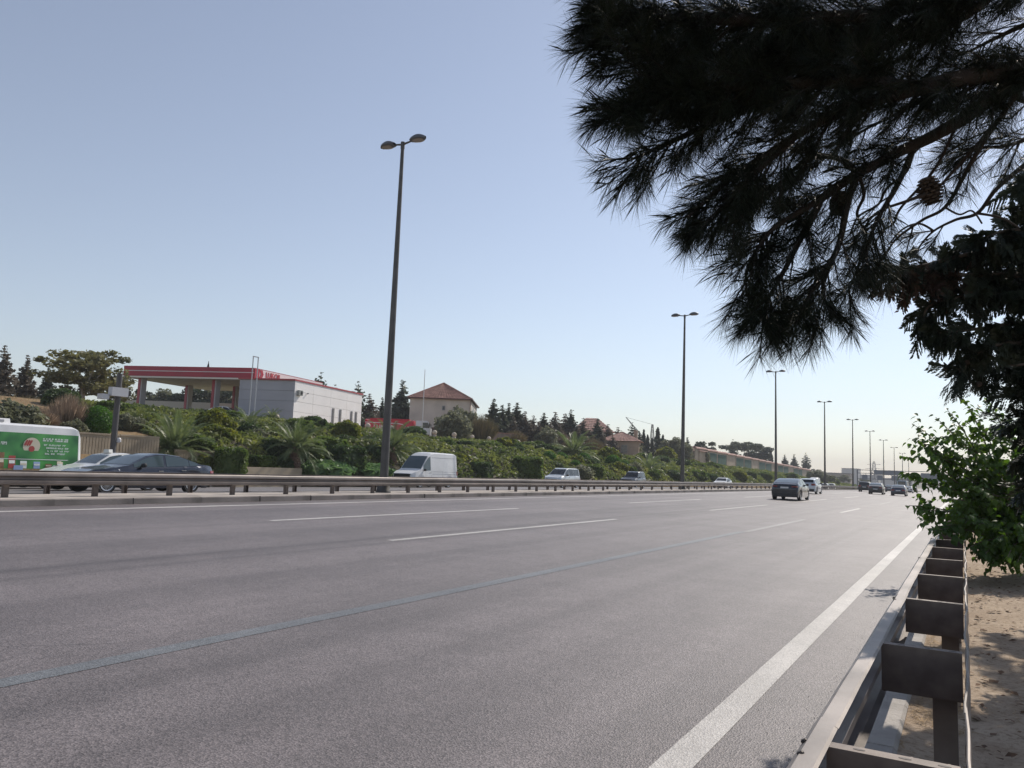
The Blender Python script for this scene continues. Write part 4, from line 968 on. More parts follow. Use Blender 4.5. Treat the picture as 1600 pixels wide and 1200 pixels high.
# long boundary wall with red coping and green mesh panels
bw = thing('boundary_wall', 'long beige wall with red tile coping and green mesh panels along the slope', 'wall')
WAL = mat('beige_wall', (.40, .34, .26), .85, var=.12, vscale=.4); GRN = mat('green_mesh', (.035, .10, .075), .8, var=.2, vscale=.8)
yy = 197.; k = 0
while yy < 366:
    z1 = float(np.interp(yy, [196, 361], [8.9, 6.3])); z0_ = z1 - 3.6
    MB().box(-60.3, -60, yy, yy + 9.9, z0_, z1).build('wall_panel', WAL, bw)
    MB().prism([(-60.65, z1 + .003), (-59.65, z1 + .003), (-59.8, z1 + .32), (-60.15, z1 + .5), (-60.5, z1 + .32)], 'y', yy - .01, yy + 9.97).build('coping', TILE, bw)
    MB().box(-60.35, -59.9, yy + 9.9, yy + 10.3, z0_, z1 - .01).build('pier', WAL, bw)
    if k % 3 != 0: MB().box(-59.96, -59.92, yy + .5, yy + 9.5, z0_ + .2, z1 - .5).build('mesh_panel', GRN, bw)
    yy += 10.3; k += 1
hut = thing('gate_lodge', 'small red-roofed lodge at the near end of the long wall', 'building')
p = atd(1082, 704, 205); MB().box(p[0] - 3, p[0] + 2.5, p[1] - 2, p[1] + 4, 4, 8.2).build('wall', WAL, hut)
b4 = [(p[0] - 3.5, p[1] - 2.5, 8.2), (p[0] + 3, p[1] - 2.5, 8.2), (p[0] + 3, p[1] + 4.5, 8.2), (p[0] - 3.5, p[1] + 4.5, 8.2)]
for i in range(4): tiled('roof', b4[i], b4[(i + 1) % 4], (p[0], p[1] + 1, 9.7), (p[0], p[1] + 1, 9.7), 7, TILE, hut)

# retaining walls of vertical boards at the foot of the slope
BRD = mat('ribbed_concrete', (.37, .3, .215), .85, var=.15, vscale=.7, bump=.2)
def panel_wall(label, x, y0, y1, z0, z1, step):
    g = thing('retaining_wall', label, 'retaining wall')
    pm = None; y = y0
    while y < y1 - .1:
        mb = MB(); mb.box(x - .14, x - .02, y + .02, y + step - .02, z0, z1)
        for q in np.arange(y + .05, y + step - .05, .17): mb.box(x - .021, x, q, q + .13, z0, z1 - .1)
        mb.box(x - .16, x + .03, y + .02, y + step - .02, z1 + .002, z1 + .09)
        mb.build('panel', BRD, g); y += step
    return g
panel_wall('ribbed beige retaining wall behind the minibus and camera pole', -39.6, 6.2, 27.8, .4, 2.68, 2.4)
panel_wall('lower ribbed retaining wall stretch behind the dark saloon boot', -39.2, 28.6, 31.8, .2, 2.0, 1.6)
panel_wall('short ribbed retaining wall high up beside the feathery palm', -41.2, 33.0, 36.4, 1.0, 2.78, 1.7)
fb = thing('planter_wall', 'low concrete planter wall left of the stout palm trunk', 'planter')
MB().box(-37.75, -37.5, 31.5, 36.9, 0, 1.22).build('wall', BRD, fb)

# camera mast
cp = thing('camera_mast', 'dark mast with traffic camera boxes behind the white taxi', 'mast', (-37.7, 23.85, .1))
MB().tube([(0, 0, 0), (0, 0, .5), (0, 0, 5.75)], [.17, .15, .14], 12).build('pole', mat('mast_dark', (.07, .065, .065), .5), cp, 40)
CB = mat('camera_box', (.5, .5, .52), .4)
mb = MB().box(.0, .34, -.55, .35, 4.55, 5.0); mb.build('camera_box', CB, cp); MB().box(.1, .4, .42, .95, 4.35, 4.62)
MB().box(-.25, .2, -.95, -.58, 4.35, 4.62).build('camera_box', CB, cp); MB().box(-.1, .25, .37, .55, 4.62, 4.9).build('camera_hood', TRIM, cp)
MB().lathe([(.05, -.14), (.13, -.08), (.13, .06), (.06, .14)], 10, (.1, .2, 2.3)).build('dome_camera', CB, cp)

# ------------------------------------------------------------------ far along the road
gt = thing('sign_gantry', 'dark overhead sign gantry seen from behind far down the road', 'sign gantry')
GS = mat('gantry_steel', (.12, .125, .14), .5, .3)
gx0, gx1, gy = -33.5, 1.5, 308; gz = float(zr(gy))
for zz in (7.9, 6.75, 4.75): MB().box(gx0, gx1, gy - .12, gy + .12, gz + zz - .1, gz + zz + .1).build('beam', GS, gt)
for xx in (gx0, gx1): MB().box(xx - .18, xx + .18, gy - .2, gy + .2, gz, gz + 8.05).build('leg', GS, gt)
for xx in np.arange(gx0 + 2.8, gx1, 2.8): MB().box(xx - .06, xx + .06, gy - .08, gy + .08, gz + 4.85, gz + 6.65).build('strut', GS, gt)
SGN = mat('sign_back_grey', (.17, .185, .21), .5)
MB().box(-28, -18.5, gy - .35, gy - .2, gz + 6.3, gz + 8.0).build('sign_board', SGN, gt)
for xx in (-31, -26, -21.3): MB().box(xx - .9, xx + .9, gy - .34, gy - .2, gz + 4.4, gz + 6.2).build('sign_board', SGN, gt)
for xx, w_ in ((-9, 4.),): MB().box(xx - w_, xx + w_, gy - .35, gy - .2, gz + 4.6, gz + 7.4).build('sign_board', SGN, gt)
def lattice(parent, base, w0, w1, h, m_, n=7, r=.06):
    legs = []
    for sx, sy in ((-1, -1), (1, -1), (1, 1), (-1, 1)):
        legs.append([A3([base[0] + sx * (w0 + (w1 - w0) * i / n) / 2, base[1] + sy * (w0 + (w1 - w0) * i / n) / 2, base[2] + h * i / n]) for i in range(n + 1)])
        MB().tube([legs[-1][0], legs[-1][-1]], r, 5).build('leg', m_, parent)
    br = MB()
    for k in range(4):
        A_, B_ = legs[k], legs[(k + 1) % 4]
        for i in range(n): br.tube([A_[i], B_[i + 1]], r * .6, 4); br.tube([B_[i], A_[i + 1]], r * .6, 4); br.tube([A_[i + 1], B_[i + 1]], r * .6, 4)
    br.build('lattice', m_, parent)
LAT = mat('lattice_steel', (.2, .21, .24), .5, .3)
py = thing('pylon', 'faint lattice power pylon rising behind the sign gantry', 'pylon'); p = atd(1366, 752, 620)
lattice(py, (p[0], p[1], -3), 7, 1.2, 22, LAT, 7, .16)
for zz, w_ in ((13, 6.5), (16.5, 5)): MB().tube([(p[0] - w_, p[1], zz), (p[0], p[1], zz + .5), (p[0] + w_, p[1], zz)], .16, 5).build('crossarm', LAT, py)
cr = thing('lattice_crane', 'lattice boom crane behind the conifers with its jib leaning left', 'crane'); pb = atd(1019, 690, 260)
CRN = mat('crane_steel', (.25, .24, .24), .5)
zt = float(atd(1020, 663, 260)[2]); lattice(cr, (pb[0], pb[1], 5), 2.6, .4, zt - 5, CRN, 8, .08)
ja, jb = atd(1008, 688, 258), atd(978, 652, 262); jd = (jb - ja)
for off in (A3([.35, 0, 0]), A3([-.35, 0, 0]), A3([0, 0, .6])): MB().tube([ja + off, jb + off * .2], .07, 5).build('boom_chord', CRN, cr)
br = MB()
for i in range(14):
    t0, t1 = i / 14, (i + 1) / 14; br.tube([ja + jd * t0 + A3([.35, 0, 0]) * (1 - .8 * t0), ja + jd * t1 + A3([-.35, 0, 0]) * (1 - .8 * t1)], .04, 4); br.tube([ja + jd * t0 + A3([-.35, 0, 0]) * (1 - .8 * t0), ja + jd * t1 + A3([0, 0, .6]) * (1 - .8 * t1)], .04, 4)
br.build('lattice', CRN, cr)
MB().tube([jb, (pb[0], pb[1], zt)], .05, 5).build('cable', CRN, cr)
MB().tube([ja, ja + A3([0, 0, -8])], .5, 6).build('cab', CRN, cr)
wh = thing('warehouse', 'pale flat building far off where the slope ends', 'building'); p = atd(1306, 752, 520)
mb = MB(); mb.box(p[0] - 14, p[0] + 9, p[1], p[1] + 20, -3, float(atd(1306, 740, 520)[2])); mb.build('wall', mat('warehouse_tan', (.35, .31, .27), .8, var=.1, vscale=.1), wh)
MB().box(p[0] - 14.5, p[0] + 9.5, p[1] - .5, p[1] + 20.5, float(atd(1306, 740, 520)[2]) + .01, float(atd(1306, 740, 520)[2]) + .6).build('roof', mat('warehouse_roof', (.22, .21, .21), .8), wh)
for i, (x, w_, yt, D) in enumerate(((1328, 12, 733, 1000), (1352, 16, 743, 1010), (1400, 22, 749, 900))):
    g = thing('far_building', ['hazy pale block beyond the warehouse', 'hazy wide block behind the left gantry leg', 'hazy low block behind the gantry signs'][i], 'building')
    a = atd(x, 755, D); h_ = float(atd(x, yt, D)[2]); hw = w_ * D / 1200
    MB().box(a[0] - hw, a[0] + hw, a[1], a[1] + 30, -4, h_).build('wall', mat('far_wall', (.38, .37, .37), .8), g)
    MB().box(a[0] - hw * 1.01, a[0] + hw * 1.01, a[1] - .6, a[1] + 30.5, h_ + .02, h_ + 1.2).build('roof', mat('warehouse_roof', (.22, .21, .21), .8), g)
# ================================================================== vegetation
Ns = lambda x, y, s=1., k=0: mnoise.noise((x * s + k * 13.7, y * s - k * 7.1, k * 3.3))
L_IVY = leafmat('ivy_leaf', (.072, .098, .034), (.185, .205, .067), .42, .22, c3=(.32, .30, .13))
L_BALL = leafmat('clipped_leaf', (.045, .11, .018), (.09, .2, .03), .35, 3)
L_DARK = leafmat('dark_shrub_leaf', (.035, .06, .026), (.085, .125, .045), .35, 1.5)
L_MID = leafmat('shrub_leaf', (.06, .1, .028), (.14, .185, .05), .4, 1.5)
L_YEL = leafmat('yellow_shrub_leaf', (.07, .1, .022), (.25, .25, .05), .4, .9)
L_JUN = leafmat('juniper_leaf', (.08, .15, .065), (.17, .26, .11), .35, 1.4)
L_DRY = mat('dry_twig', (.38, .28, .2), .9, var=.3, vscale=2.5)
L_TAN = mat('tan_grass', (.3, .235, .12), .9, var=.3, vscale=2, col2=(.17, .15, .07))
L_OLV = leafmat('olive_leaf', (.12, .13, .085), (.21, .215, .14), .35, 1.2)
L_CON = leafmat('conifer_needle', (.045, .06, .042), (.095, .11, .075), .25, 2.2)
L_CONB = leafmat('dusty_conifer_needle', (.095, .085, .068), (.17, .145, .115), .25, 2.2)
L_CYP = leafmat('cypress_leaf', (.022, .036, .024), (.05, .068, .04), .2, 2.5)
L_TREE = leafmat('tree_leaf', (.095, .1, .045), (.2, .185, .085), .4, .8)
L_PALM = leafmat('palm_leaf', (.08, .115, .05), (.17, .205, .09), .35, 1.2, rough=.42)
BARK = mat('bark', (.11, .085, .065), .9, var=.3, vscale=6, bump=.6, bscale=14)
BARKP = mat('pale_bark', (.3, .27, .24), .9, var=.2, vscale=5)

def blob_core(r, m_=.86, n=3, seed=0, sq=(1, 1, 1), amp=.12):
    bm = bmesh.new(); bmesh.ops.create_icosphere(bm, subdivisions=n, radius=1)
    V = np.array([v.co[:] for v in bm.verts]); Fc = np.array([[v.index for v in f.verts] for f in bm.faces]); bm.free()
    k = np.array([1 + amp * mnoise.noise((v[0] * 1.7 + seed, v[1] * 1.7, v[2] * 1.7)) + amp * .5 * mnoise.noise((v[0] * 4 + seed, v[1] * 4, v[2] * 4)) for v in V])
    return V * k[:, None] * r * np.array(sq), Fc
def shrubmesh(name, m_, n, leaf, sq=(1, 1, 1), amp=.12, seed=0, box=False, core=.86, fl=.45, stick=1.0):
    """unit shrub standing on z=0: uneven core hidden under a thick shell of leaves"""
    C, Fc = blob_core(1, seed=seed, sq=(1, 1, 1), amp=amp)
    if box: C = np.sign(C) * np.abs(C) ** .38 * .92
    d = C / np.linalg.norm(C, axis=1)[:, None]
    idx = rng.integers(0, len(Fc), n); bw = rng.dirichlet((1, 1, 1), n)
    P = (C[Fc[idx]] * bw[:, :, None]).sum(1); N = (d[Fc[idx]] * bw[:, :, None]).sum(1)
    P = P * (1 + (rng.random(n)[:, None] - .6) * .16 * stick) * sq; Vl, Fl = leafquads(P, leaf * rng.uniform(.6, 1.3, n), N, fl)
    Vc = C * core * np.array(sq); zlo = -.8 * sq[2]
    V = np.concatenate([Vc, Vl]); V[:, 2] -= zlo
    F4 = np.concatenate([np.c_[Fc, Fc[:, :1]][:, :3]]) if False else None
    faces = [tuple(f) for f in Fc] + [tuple(f + len(Vc)) for f in Fl]
    return fmesh(name, V, faces, m_)
def stickmesh(name, m_, n, spread, h, w):
    a = rng.uniform(0, 2 * math.pi, n); r = rng.random(n) ** .7; tip = np.c_[np.cos(a) * r * spread, np.sin(a) * r * spread, h * (1 - .35 * r ** 2) * rng.uniform(.6, 1.05, n)]
    base = np.c_[np.cos(a) * r * spread * .35, np.sin(a) * r * spread * .35, np.zeros(n)]
    k = rdirs(n) * w; mid = (base + tip) / 2 + rdirs(n) * .05
    V = np.stack([base - k, base + k, mid + k, tip, mid - k], 1).reshape(-1, 3)
    return fmesh(name, V, np.arange(5 * n).reshape(n, 5), m_)
SH = {
 'ball': shrubmesh('shrub', L_BALL, 3200, .09, (1, 1, 1.02), .04, 1, stick=.4),
 'round': shrubmesh('shrub', L_MID, 2600, .15, (1, 1, .85), .3, 2),
 'round2': shrubmesh('shrub', L_MID, 2600, .17, (1.1, 1, .8), .45, 5),
 'dark': shrubmesh('shrub', L_DARK, 2600, .14, (1, 1, .8), .25, 3),
 'dark2': shrubmesh('shrub', L_DARK, 2400, .15, (1.1, .9, .7), .35, 9),
 'box': shrubmesh('shrub', L_DARK, 3000, .12, (1, 1, .9), .05, 4, box=True),
 'gbox': shrubmesh('shrub', L_MID, 3000, .13, (1, 1, .9), .06, 6, box=True),
 'yel': shrubmesh('shrub', L_YEL, 2800, .16, (1, 1, .95), .35, 7),
 'jun': shrubmesh('shrub', L_JUN, 2600, .2, (1.2, 1.1, .38), .5, 8, stick=2.2),
 'olive': shrubmesh('shrub', L_OLV, 2600, .15, (1, 1, .9), .5, 10, stick=1.8, core=.7),
 'dry': stickmesh('shrub', L_DRY, 2600, 1.0, 1.7, .012),
 'tan': stickmesh('shrub', L_TAN, 3000, 1.15, 1.35, .012),
}
def shrub(kind, px, py, X, r, label, hz=1., name='shrub', cat='shrub', group=None, dz=None):
    """px,py: where the middle of the shrub shows; X: its distance left of us; r radius in metres"""
    best = None
    for X_ in np.arange(max(X - 12, -57), min(X + 12, -38), .25) if X > -57.5 else [X]:   # where on the slope its middle shows at that height
        q = atX(px, py, X_); e = abs(float(q[2]) - float(zslope(q[0], q[1])) - .72 * r * hz) + .04 * abs(X_ - X)
        if best is None or e < best[0]: best = (e, q)
    p = best[1]; z = float(zslope(p[0], p[1])) - .1 + (dz or 0)
    o = put(name, SH[kind], None, (p[0], p[1], z), (0, 0, rnd.uniform(0, 6.28)), (r, r, r * hz)); tag(o, label, cat, group); return o
# shrubs you can point at, near to far
shrub('ball', 153, 660, -43.2, 0.85, 'vivid green clipped ball shrub above the ribbed wall behind the minibus', 1.1)
shrub('dry', 108, 646, -50, 1.3, 'dry reddish-brown twiggy bush on the upper slope behind the minibus', 1.0)
shrub('dry', 62, 655, -46, 1.15, 'low dry brown bush just over the minibus roof', .8)
shrub('olive', 22, 655, -45, 1.35, 'pale leafy bush above the minibus roof unit', .75)
shrub('olive', 115, 668, -43, 0.6, 'small pale leafy bush between the dry bush and the clipped ball', .9)
shrub('olive', 200, 660, -44, 0.8, 'feathery olive bush just right of the camera mast', .8)
shrub('gbox', 361, 722, -38.4, .98, 'upright green hedge shrub standing against the planter wall', 1.15)
shrub('gbox', 405, 720, -38.6, .9, 'low square-cut green shrub behind the planter wall', .55)
shrub('dark', 442, 722, -38.5, .7, 'small dark shrub squeezed left of the stout palm trunk', .9)
shrub('dark', 425, 700, -42, 1.0, 'dark glossy bush up the slope left of the stout palm', .85)
shrub('yel', 335, 668, -47, 1.2, 'large leafy green bush right of the feathery palm', 1.0)
shrub('round2', 300, 690, -43, 1.2, 'broad bush low beside the feathery palm fronds', .6)
shrub('olive', 403, 682, -45, .7, 'small pale flowering bush above the short ribbed wall', .9)
shrub('yel', 542, 676, -50, 1.15, 'yellow-topped round bush below the slit windows of the shop', .95)
shrub('dark', 540, 688, -48, 0.9, 'dark bush tucked under the yellow-topped round bush', .8)
shrub('jun', 505, 734, -38.7, 1.6, 'light green spreading juniper right of the stout palm trunk', 1.0)
shrub('jun', 570, 736, -38.7, 1.6, 'light green spreading juniper left of the tallest lamp post', .9)
shrub('box', 537, 722, -39.6, 1.35, 'dark square-cut shrub between the two spreading junipers', 1.05)
shrub('round', 480, 705, -42, 1.3, 'mid-green bush behind the stout palm crown', .8)
shrub('round', 515, 700, -43.5, 1.4, 'loose olive-green bush upslope of the dark square-cut shrub', .8)
shrub('dark2', 583, 706, -43, 1.2, 'dark bush behind the fronds beside the tallest lamp post', .8)
shrub('box', 727, 696, -46, 0.95, 'dark rounded bush above the back of the white van', .75)
shrub('box', 752, 735, -39.2, 1.0, 'dark square-cut shrub just right of the white van', .95)
shrub('gbox', 824, 729, -39.4, 1.6, 'big dark square-cut shrub left of the silver minivan', .85)
shrub('box', 803, 705, -45.5, 0.9, 'dark rounded bush up the slope left of the small clipped balls', .8)
for i, (x, y, X, r) in enumerate(((853, 704, -46.5, .75), (858, 716, -43, .85), (877, 716, -43, .8), (912, 718, -43, .9), (899, 727, -41, .7))):
    shrub('ball', x, y, X, r, ['small clipped ball shrub upslope of the minivan roof', 'clipped ball shrub right above the minivan windscreen', 'clipped ball shrub right above the minivan rear window', 'clipped ball shrub below the slope palm fronds', 'low clipped ball shrub right behind the minivan'][i], .95, group='clipped balls above the minivan')
for i, (x, y, X, r) in enumerate(((946, 716, -47, .9), (958, 724, -44, 1.15), (975, 727, -43.5, .8), (930, 735, -40, 1.1), (985, 735, -40.5, .9))):
    shrub(['ball', 'ball', 'ball', 'round', 'round'][i], x, y, X, r, ['clipped round shrub highest of the knot left of the four-wheel drive', 'large clipped round shrub over the bonnet of the four-wheel drive', 'clipped round shrub over the roof of the four-wheel drive', 'loose round shrub between the minivan and the four-wheel drive', 'loose low shrub touching the roof of the four-wheel drive'][i], .95)
shrub('olive', 905, 738, -39.4, 1.5, 'pale green low bush just behind the minivan tail', .6)
for i, (x, y, X, r, k) in enumerate(((1018, 740, -40, 1.2, 'round'), (1052, 742, -39.5, 1.4, 'dark'), (1090, 742, -39.5, 1.5, 'round2'), (1108, 745, -39, 1.5, 'dark2'), (1155, 744, -40, 1.5, 'yel'), (1172, 742, -39.5, 1.4, 'dark'), (1195, 744, -39.5, 1.6, 'round'), (1235, 745, -40, 2.0, 'round2'), (1280, 748, -40, 2.6, 'olive'), (1300, 752, -39, 2.4, 'round'))):
    shrub(k, x, y, X, r, ['low bush right of the four-wheel drive', 'dark bush left of the second lamp post', 'bush right of the second lamp post', 'dark bush left of the white saloon roof', 'yellow flowering bush beyond the white saloon', 'dark bush left of the dark fastback roof', 'loose bush above the dark fastback roof', 'loose bush left of the distant white van', 'pale bush between the distant van and the fourth lamp post', 'bush above the pair of distant white cars'][i], .8)
shrub('tan', 752, 678, -60, 2.4, 'tan dry bush before the garden wall of the tiled house', 1.3)
shrub('olive', 709, 668, -60.5, 2.2, 'grey-green spreading tree-like bush in front of the tiled house', 1.0)
shrub('olive', 720, 662, -63.5, 2.6, 'loose yellowish bush at the corner of the tiled house', 1.1)
for i, (x, y, r) in enumerate(((805, 678, 2.0), (850, 680, 2.2), (880, 683, 2.0), (925, 686, 2.4), (980, 700, 2.4), (1060, 695, 3.2), (1092, 710, 2.6))):
    shrub(['tan', 'olive', 'dry', 'tan', 'olive', 'olive', 'olive'][i], x, y, -62, r, ['tan bush at the foot of the first tall conifers', 'olive bush under the middle of the conifer row', 'brown twiggy bush under the middle of the conifer row', 'tan bush below the red-roofed house', 'round olive bush right of the red-roofed house', 'large round grey bush left of the second lamp post', 'olive bush before the gate lodge'][i], 1.0)

def px_of(p): c = ROT.T @ (np.asarray(p, float) - EYE); return 800 + F * c[0] / -c[2]
MARKS = [(272, 'the feathery palm'), (361, 'the upright hedge shrub'), (412, 'the shaded shop wall'), (462, 'the stout palm'), (520, 'the lit shop wall'), (572, 'the tanker tail'), (612, 'the tallest lamp post'), (664, 'the white high-roof van'), (742, 'the garden wall end'), (790, 'the first tall conifers'), (824, 'the big square-cut shrub'), (878, 'the silver minivan'), (925, 'the slope palm'), (992, 'the four-wheel drive'), (1030, 'the cypresses'), (1068, 'the second lamp post'), (1130, 'the white saloon'), (1214, 'the third lamp post')]
KW = {'round': 'rounded mid-green', 'round2': 'broad leafy green', 'dark': 'dark green', 'dark2': 'wide dark green', 'yel': 'yellowish-green', 'olive': 'grey-green'}
k_ = 0; used_ = set()
for i in range(700):
    X_, Y_ = rnd.uniform(-55.5, -39.5), 30 + 135 * rnd.random() ** 1.25
    if mnoise.noise((X_ * .3, Y_ * .3, 5.)) < .02 or k_ >= 64: continue
    r_ = rnd.uniform(.6, 1.25) * (1 + Y_ / 260)
    kd = rnd.choice(['round', 'round2', 'dark', 'dark2', 'yel', 'olive', 'round', 'dark']); xp = px_of((X_, Y_, 3)); mk = min(MARKS, key=lambda q: abs(q[0] - xp))
    side_ = 'straight below' if abs(mk[0] - xp) < 9 and mk[1] in ('the shaded shop wall', 'the lit shop wall', 'the tanker tail', 'the garden wall end', 'the first tall conifers', 'the cypresses') else 'in line with' if abs(mk[0] - xp) < 9 else 'left of' if xp < mk[0] else 'right of'
    lab = f"{KW[kd]} shrub {side_} {mk[1]}, {'low on' if X_ > -44.5 else 'halfway up' if X_ > -50 else 'near the top of'} the slope"
    if lab in used_: continue
    used_.add(lab)
    o = put('shrub', SH[kd], None, (X_, Y_, float(zslope(X_, Y_)) - .25), (0, 0, rnd.uniform(0, 6.28)), (r_, r_ * rnd.uniform(.8, 1.2), r_ * rnd.uniform(.6, .95)))
    tag(o, lab, 'shrub', 'loose shrubs among the ivy'); k_ += 1

# ---- ground cover over the slope: a mass of ivy-like leaves in mounds
def cover(X, Y):
    a = np.clip((Y - 29) / 4, 0, 1) * np.clip((440 - Y) / 60, 0, 1)
    a *= np.where(X < -57.2, 0, 1)
    bare = 1.5 * np.clip((-X - 53.5) / 3, 0, 1) * np.exp(-((Y - 86) / 14) ** 2) + 1.0 * np.exp(-(((X + 53.5) / 3.2) ** 2 + ((Y - 75) / 5.5) ** 2)) + 1.3 * np.clip((-X - 51.5) / 4, 0, 1) * np.clip((Y - 118) / 14, 0, 1) + .9 * np.exp(-(((X + 38.8) / 1.3) ** 2 + ((Y - 37.5) / 2) ** 2))
    n_ = np.array([Ns(x, y, .16, 2) for x, y in zip(X.ravel(), Y.ravel())]).reshape(X.shape)
    return np.clip(a * 1.15 - bare + n_ * .55, 0, 1)
gx = np.arange(-57.6, -37.7, .55); gy_ = np.concatenate([np.arange(26, 120, .6), np.arange(120, 210, 1.2), np.arange(210, 440, 3.)])
GX, GY = np.meshgrid(gx, gy_); CV = cover(GX, GY)
HN = np.array([.42 + .75 * mnoise.noise((x * .42, y * .42, 1.3)) + .5 * mnoise.noise((x * 1.3, y * 1.3, 4.)) for x, y in zip(GX.ravel(), GY.ravel())]).reshape(GX.shape)
HT = np.where(CV > .32, np.clip(HN, .06, 1.2) * np.clip((CV - .25) * 2.2, .0, 1) * np.interp(-GX, [37, 40, 50, 55, 58], [.6, 1, .8, .35, .15]), -.35)
ZC = zslope(GX, GY) + HT
a_, b_ = GX.shape
Vc = np.stack([GX, GY, ZC], -1).reshape(-1, 3); i = np.arange(a_ - 1)[:, None] * b_ + np.arange(b_ - 1)[None]
Fc_ = np.stack([i, i + 1, i + b_ + 1, i + b_], -1).reshape(-1, 4)
# leaves
def bil(A, fx, fy):
    ix = np.clip(fx.astype(int), 0, b_ - 2); iy = np.clip(fy.astype(int), 0, a_ - 2); u = fx - ix; v = fy - iy
    return A[iy, ix] * (1 - u) * (1 - v) + A[iy, ix + 1] * u * (1 - v) + A[iy + 1, ix] * (1 - u) * v + A[iy + 1, ix + 1] * u * v
nl = 150000
fy = (rng.random(nl) ** 1.35) * (a_ - 1.01); fx = rng.random(nl) * (b_ - 1.01)
ok = bil(CV, fx, fy) > .34; fx, fy = fx[ok], fy[ok]
LX = gx[0] + fx * .55; LY = np.interp(fy, np.arange(a_), gy_); cl = np.array([mnoise.noise((x * 1.1, y * 1.1, 7.)) for x, y in zip(LX, LY)]); ok = cl + rng.random(len(cl)) * .5 > -.02; LX, LY, fx, fy = LX[ok], LY[ok], fx[ok], fy[ok]
LZ = bil(ZC, fx, fy) + rng.uniform(-.03, .28, len(fx))
big = np.interp(LY, [30, 60, 120, 300], [.2, .25, .36, .7])
Nrm = np.tile(np.array([.35, -.15, .9]), (len(fx), 1)); Vl, Fl = leafquads(np.c_[LX, LY, LZ], big * rng.uniform(.6, 1.35, len(fx)), Nrm, .35)
put('ivy_stem_shade_sheet', fmesh('ivy_stem_shade_sheet', Vc - [0, 0, .05], Fc_, mat('ivy_stem_shade', (.085, .075, .045), .95, var=.3, vscale=1.5)), kind='stuff')  # dark brown sheet: stems, and the shade between leaves as colour
put('ivy', fmesh('ivy', Vl, Fl, L_IVY), kind='stuff')
# dry grass of the slope
def tufts(name, P, h, w, m_, lean=.5, per=1):
    n_ = len(P); d = rdirs(n_) * lean; d[:, 2] = 1; k = rdirs(n_); k[:, 2] = 0; hh = (h * rng.uniform(.4, 1.2, n_))[:, None]
    V = np.stack([P - k * w, P + k * w, P + d * hh], 1).reshape(-1, 3); return put(name, fmesh(name, V, np.arange(3 * n_).reshape(n_, 3), m_), kind='stuff')
ng = 42000; X_ = rng.uniform(-75, -38, ng); Y_ = np.concatenate([rng.uniform(0, 60, ng // 2), rng.uniform(60, 210, ng - ng // 2)])
cl = np.array([mnoise.noise((x * .5, y * .5, 9.)) for x, y in zip(X_, Y_)]) > -.05; X_, Y_ = X_[cl], Y_[cl]
sc_ = np.interp(Y_, [0, 60, 200], [.014, .02, .05])
tufts('dry_grass', np.c_[X_, Y_, zslope(X_, Y_) - .02], .38, sc_[:, None], L_TAN, .5)
# verge litter: fallen needles, straw and dead leaves
nv = 22000; X_ = np.concatenate([rng.uniform(-.36, -.02, nv // 2), rng.uniform(-.1, 2.2, nv - nv // 2)]); Y_ = rng.random(nv) ** 1.4 * 17 + 1.6
P = np.c_[X_, Y_, zverge(X_, Y_) + .008]; d = rdirs(nv); d[:, 2] *= .18; L_ = rng.uniform(.03, .1, nv)[:, None]; k = np.cross(d, [0, 0, 1.]); k /= np.linalg.norm(k, axis=1)[:, None] + 1e-9
cl = np.array([mnoise.noise((x * 3, y * 1.5, 2.)) for x, y in zip(X_, Y_)]) > -.02
V = np.stack([P - k * .0018, P + k * .0018, P + d * L_ + k * .0018, P + d * L_ - k * .0018], 1)[cl].reshape(-1, 3)
put('fallen_needles', fmesh('fallen_needles', V, np.arange(len(V)).reshape(-1, 4), mat('straw', (.33, .22, .11), .9, var=.3, vscale=20)), kind='stuff')
nd = 1100; X_ = rng.uniform(-.1, 2.0, nd); Y_ = rng.uniform(2, 18, nd); P = np.c_[X_, Y_, zverge(X_, Y_) + .012]
V, Fq = leafquads(P, .036 * rng.uniform(.4, 1.5, nd), np.tile([0, 0, 1.], (nd, 1)), .75); put('dead_leaves', fmesh('dead_leaves', V, Fq, mat('dead_leaf', (.16, .09, .05), .9, var=.4, vscale=9)), kind='stuff')

# ---- trees on the terrace
def conifer_mesh(m_, seed, rad=.23, lev=26, droop=.25, leaf=.05, dens=1.35, up=.12, gap=.12):
    C = []; N_ = []; r_ = np.random.default_rng(seed)
    for z in np.linspace(.1, .985, lev):
        R = rad * (1 - z) ** .85 + .006; nb = max(3, int((9 if z < .8 else 6) * dens))
        for k in range(nb):
            if r_.random() < gap: continue
            a = r_.uniform(0, 6.28); L = R * r_.uniform(.6, 1.2); m = max(2, int(L / .013 * dens))
            for j in range(m):
                t = (j + r_.random()) / m
                C.append((math.cos(a) * L * t + r_.normal() * .009, math.sin(a) * L * t + r_.normal() * .009, z - droop * L * t * (1 - .5 * t) + up * L * t * t + r_.normal() * .008))
    C.append((0, 0, 1.0)); C.append((0, 0, .985))
    C = np.array(C); return cloudmesh('crown', C, leaf * r_.uniform(.5, 1.2, len(C)) * (.38 + .62 * np.clip((1 - C[:, 2]) * 2.2, 0, 1)), m_, aspect=1.7)
def cypress_mesh(m_, seed, rad=.085, n=1500, leaf=.035):
    r_ = np.random.default_rng(seed); z = r_.random(n); a = r_.uniform(0, 6.28, n); R = rad * np.sin(np.pi * np.clip(.12 + .88 * z, 0, 1) ** .75) ** .7 * np.sqrt(r_.random(n)) * (1 + .25 * np.sin(z * 23 + a * 2))
    return cloudmesh('crown', np.c_[np.cos(a) * R, np.sin(a) * R, .06 + .94 * z], leaf * r_.uniform(.6, 1.2, n), m_, aspect=1.8)
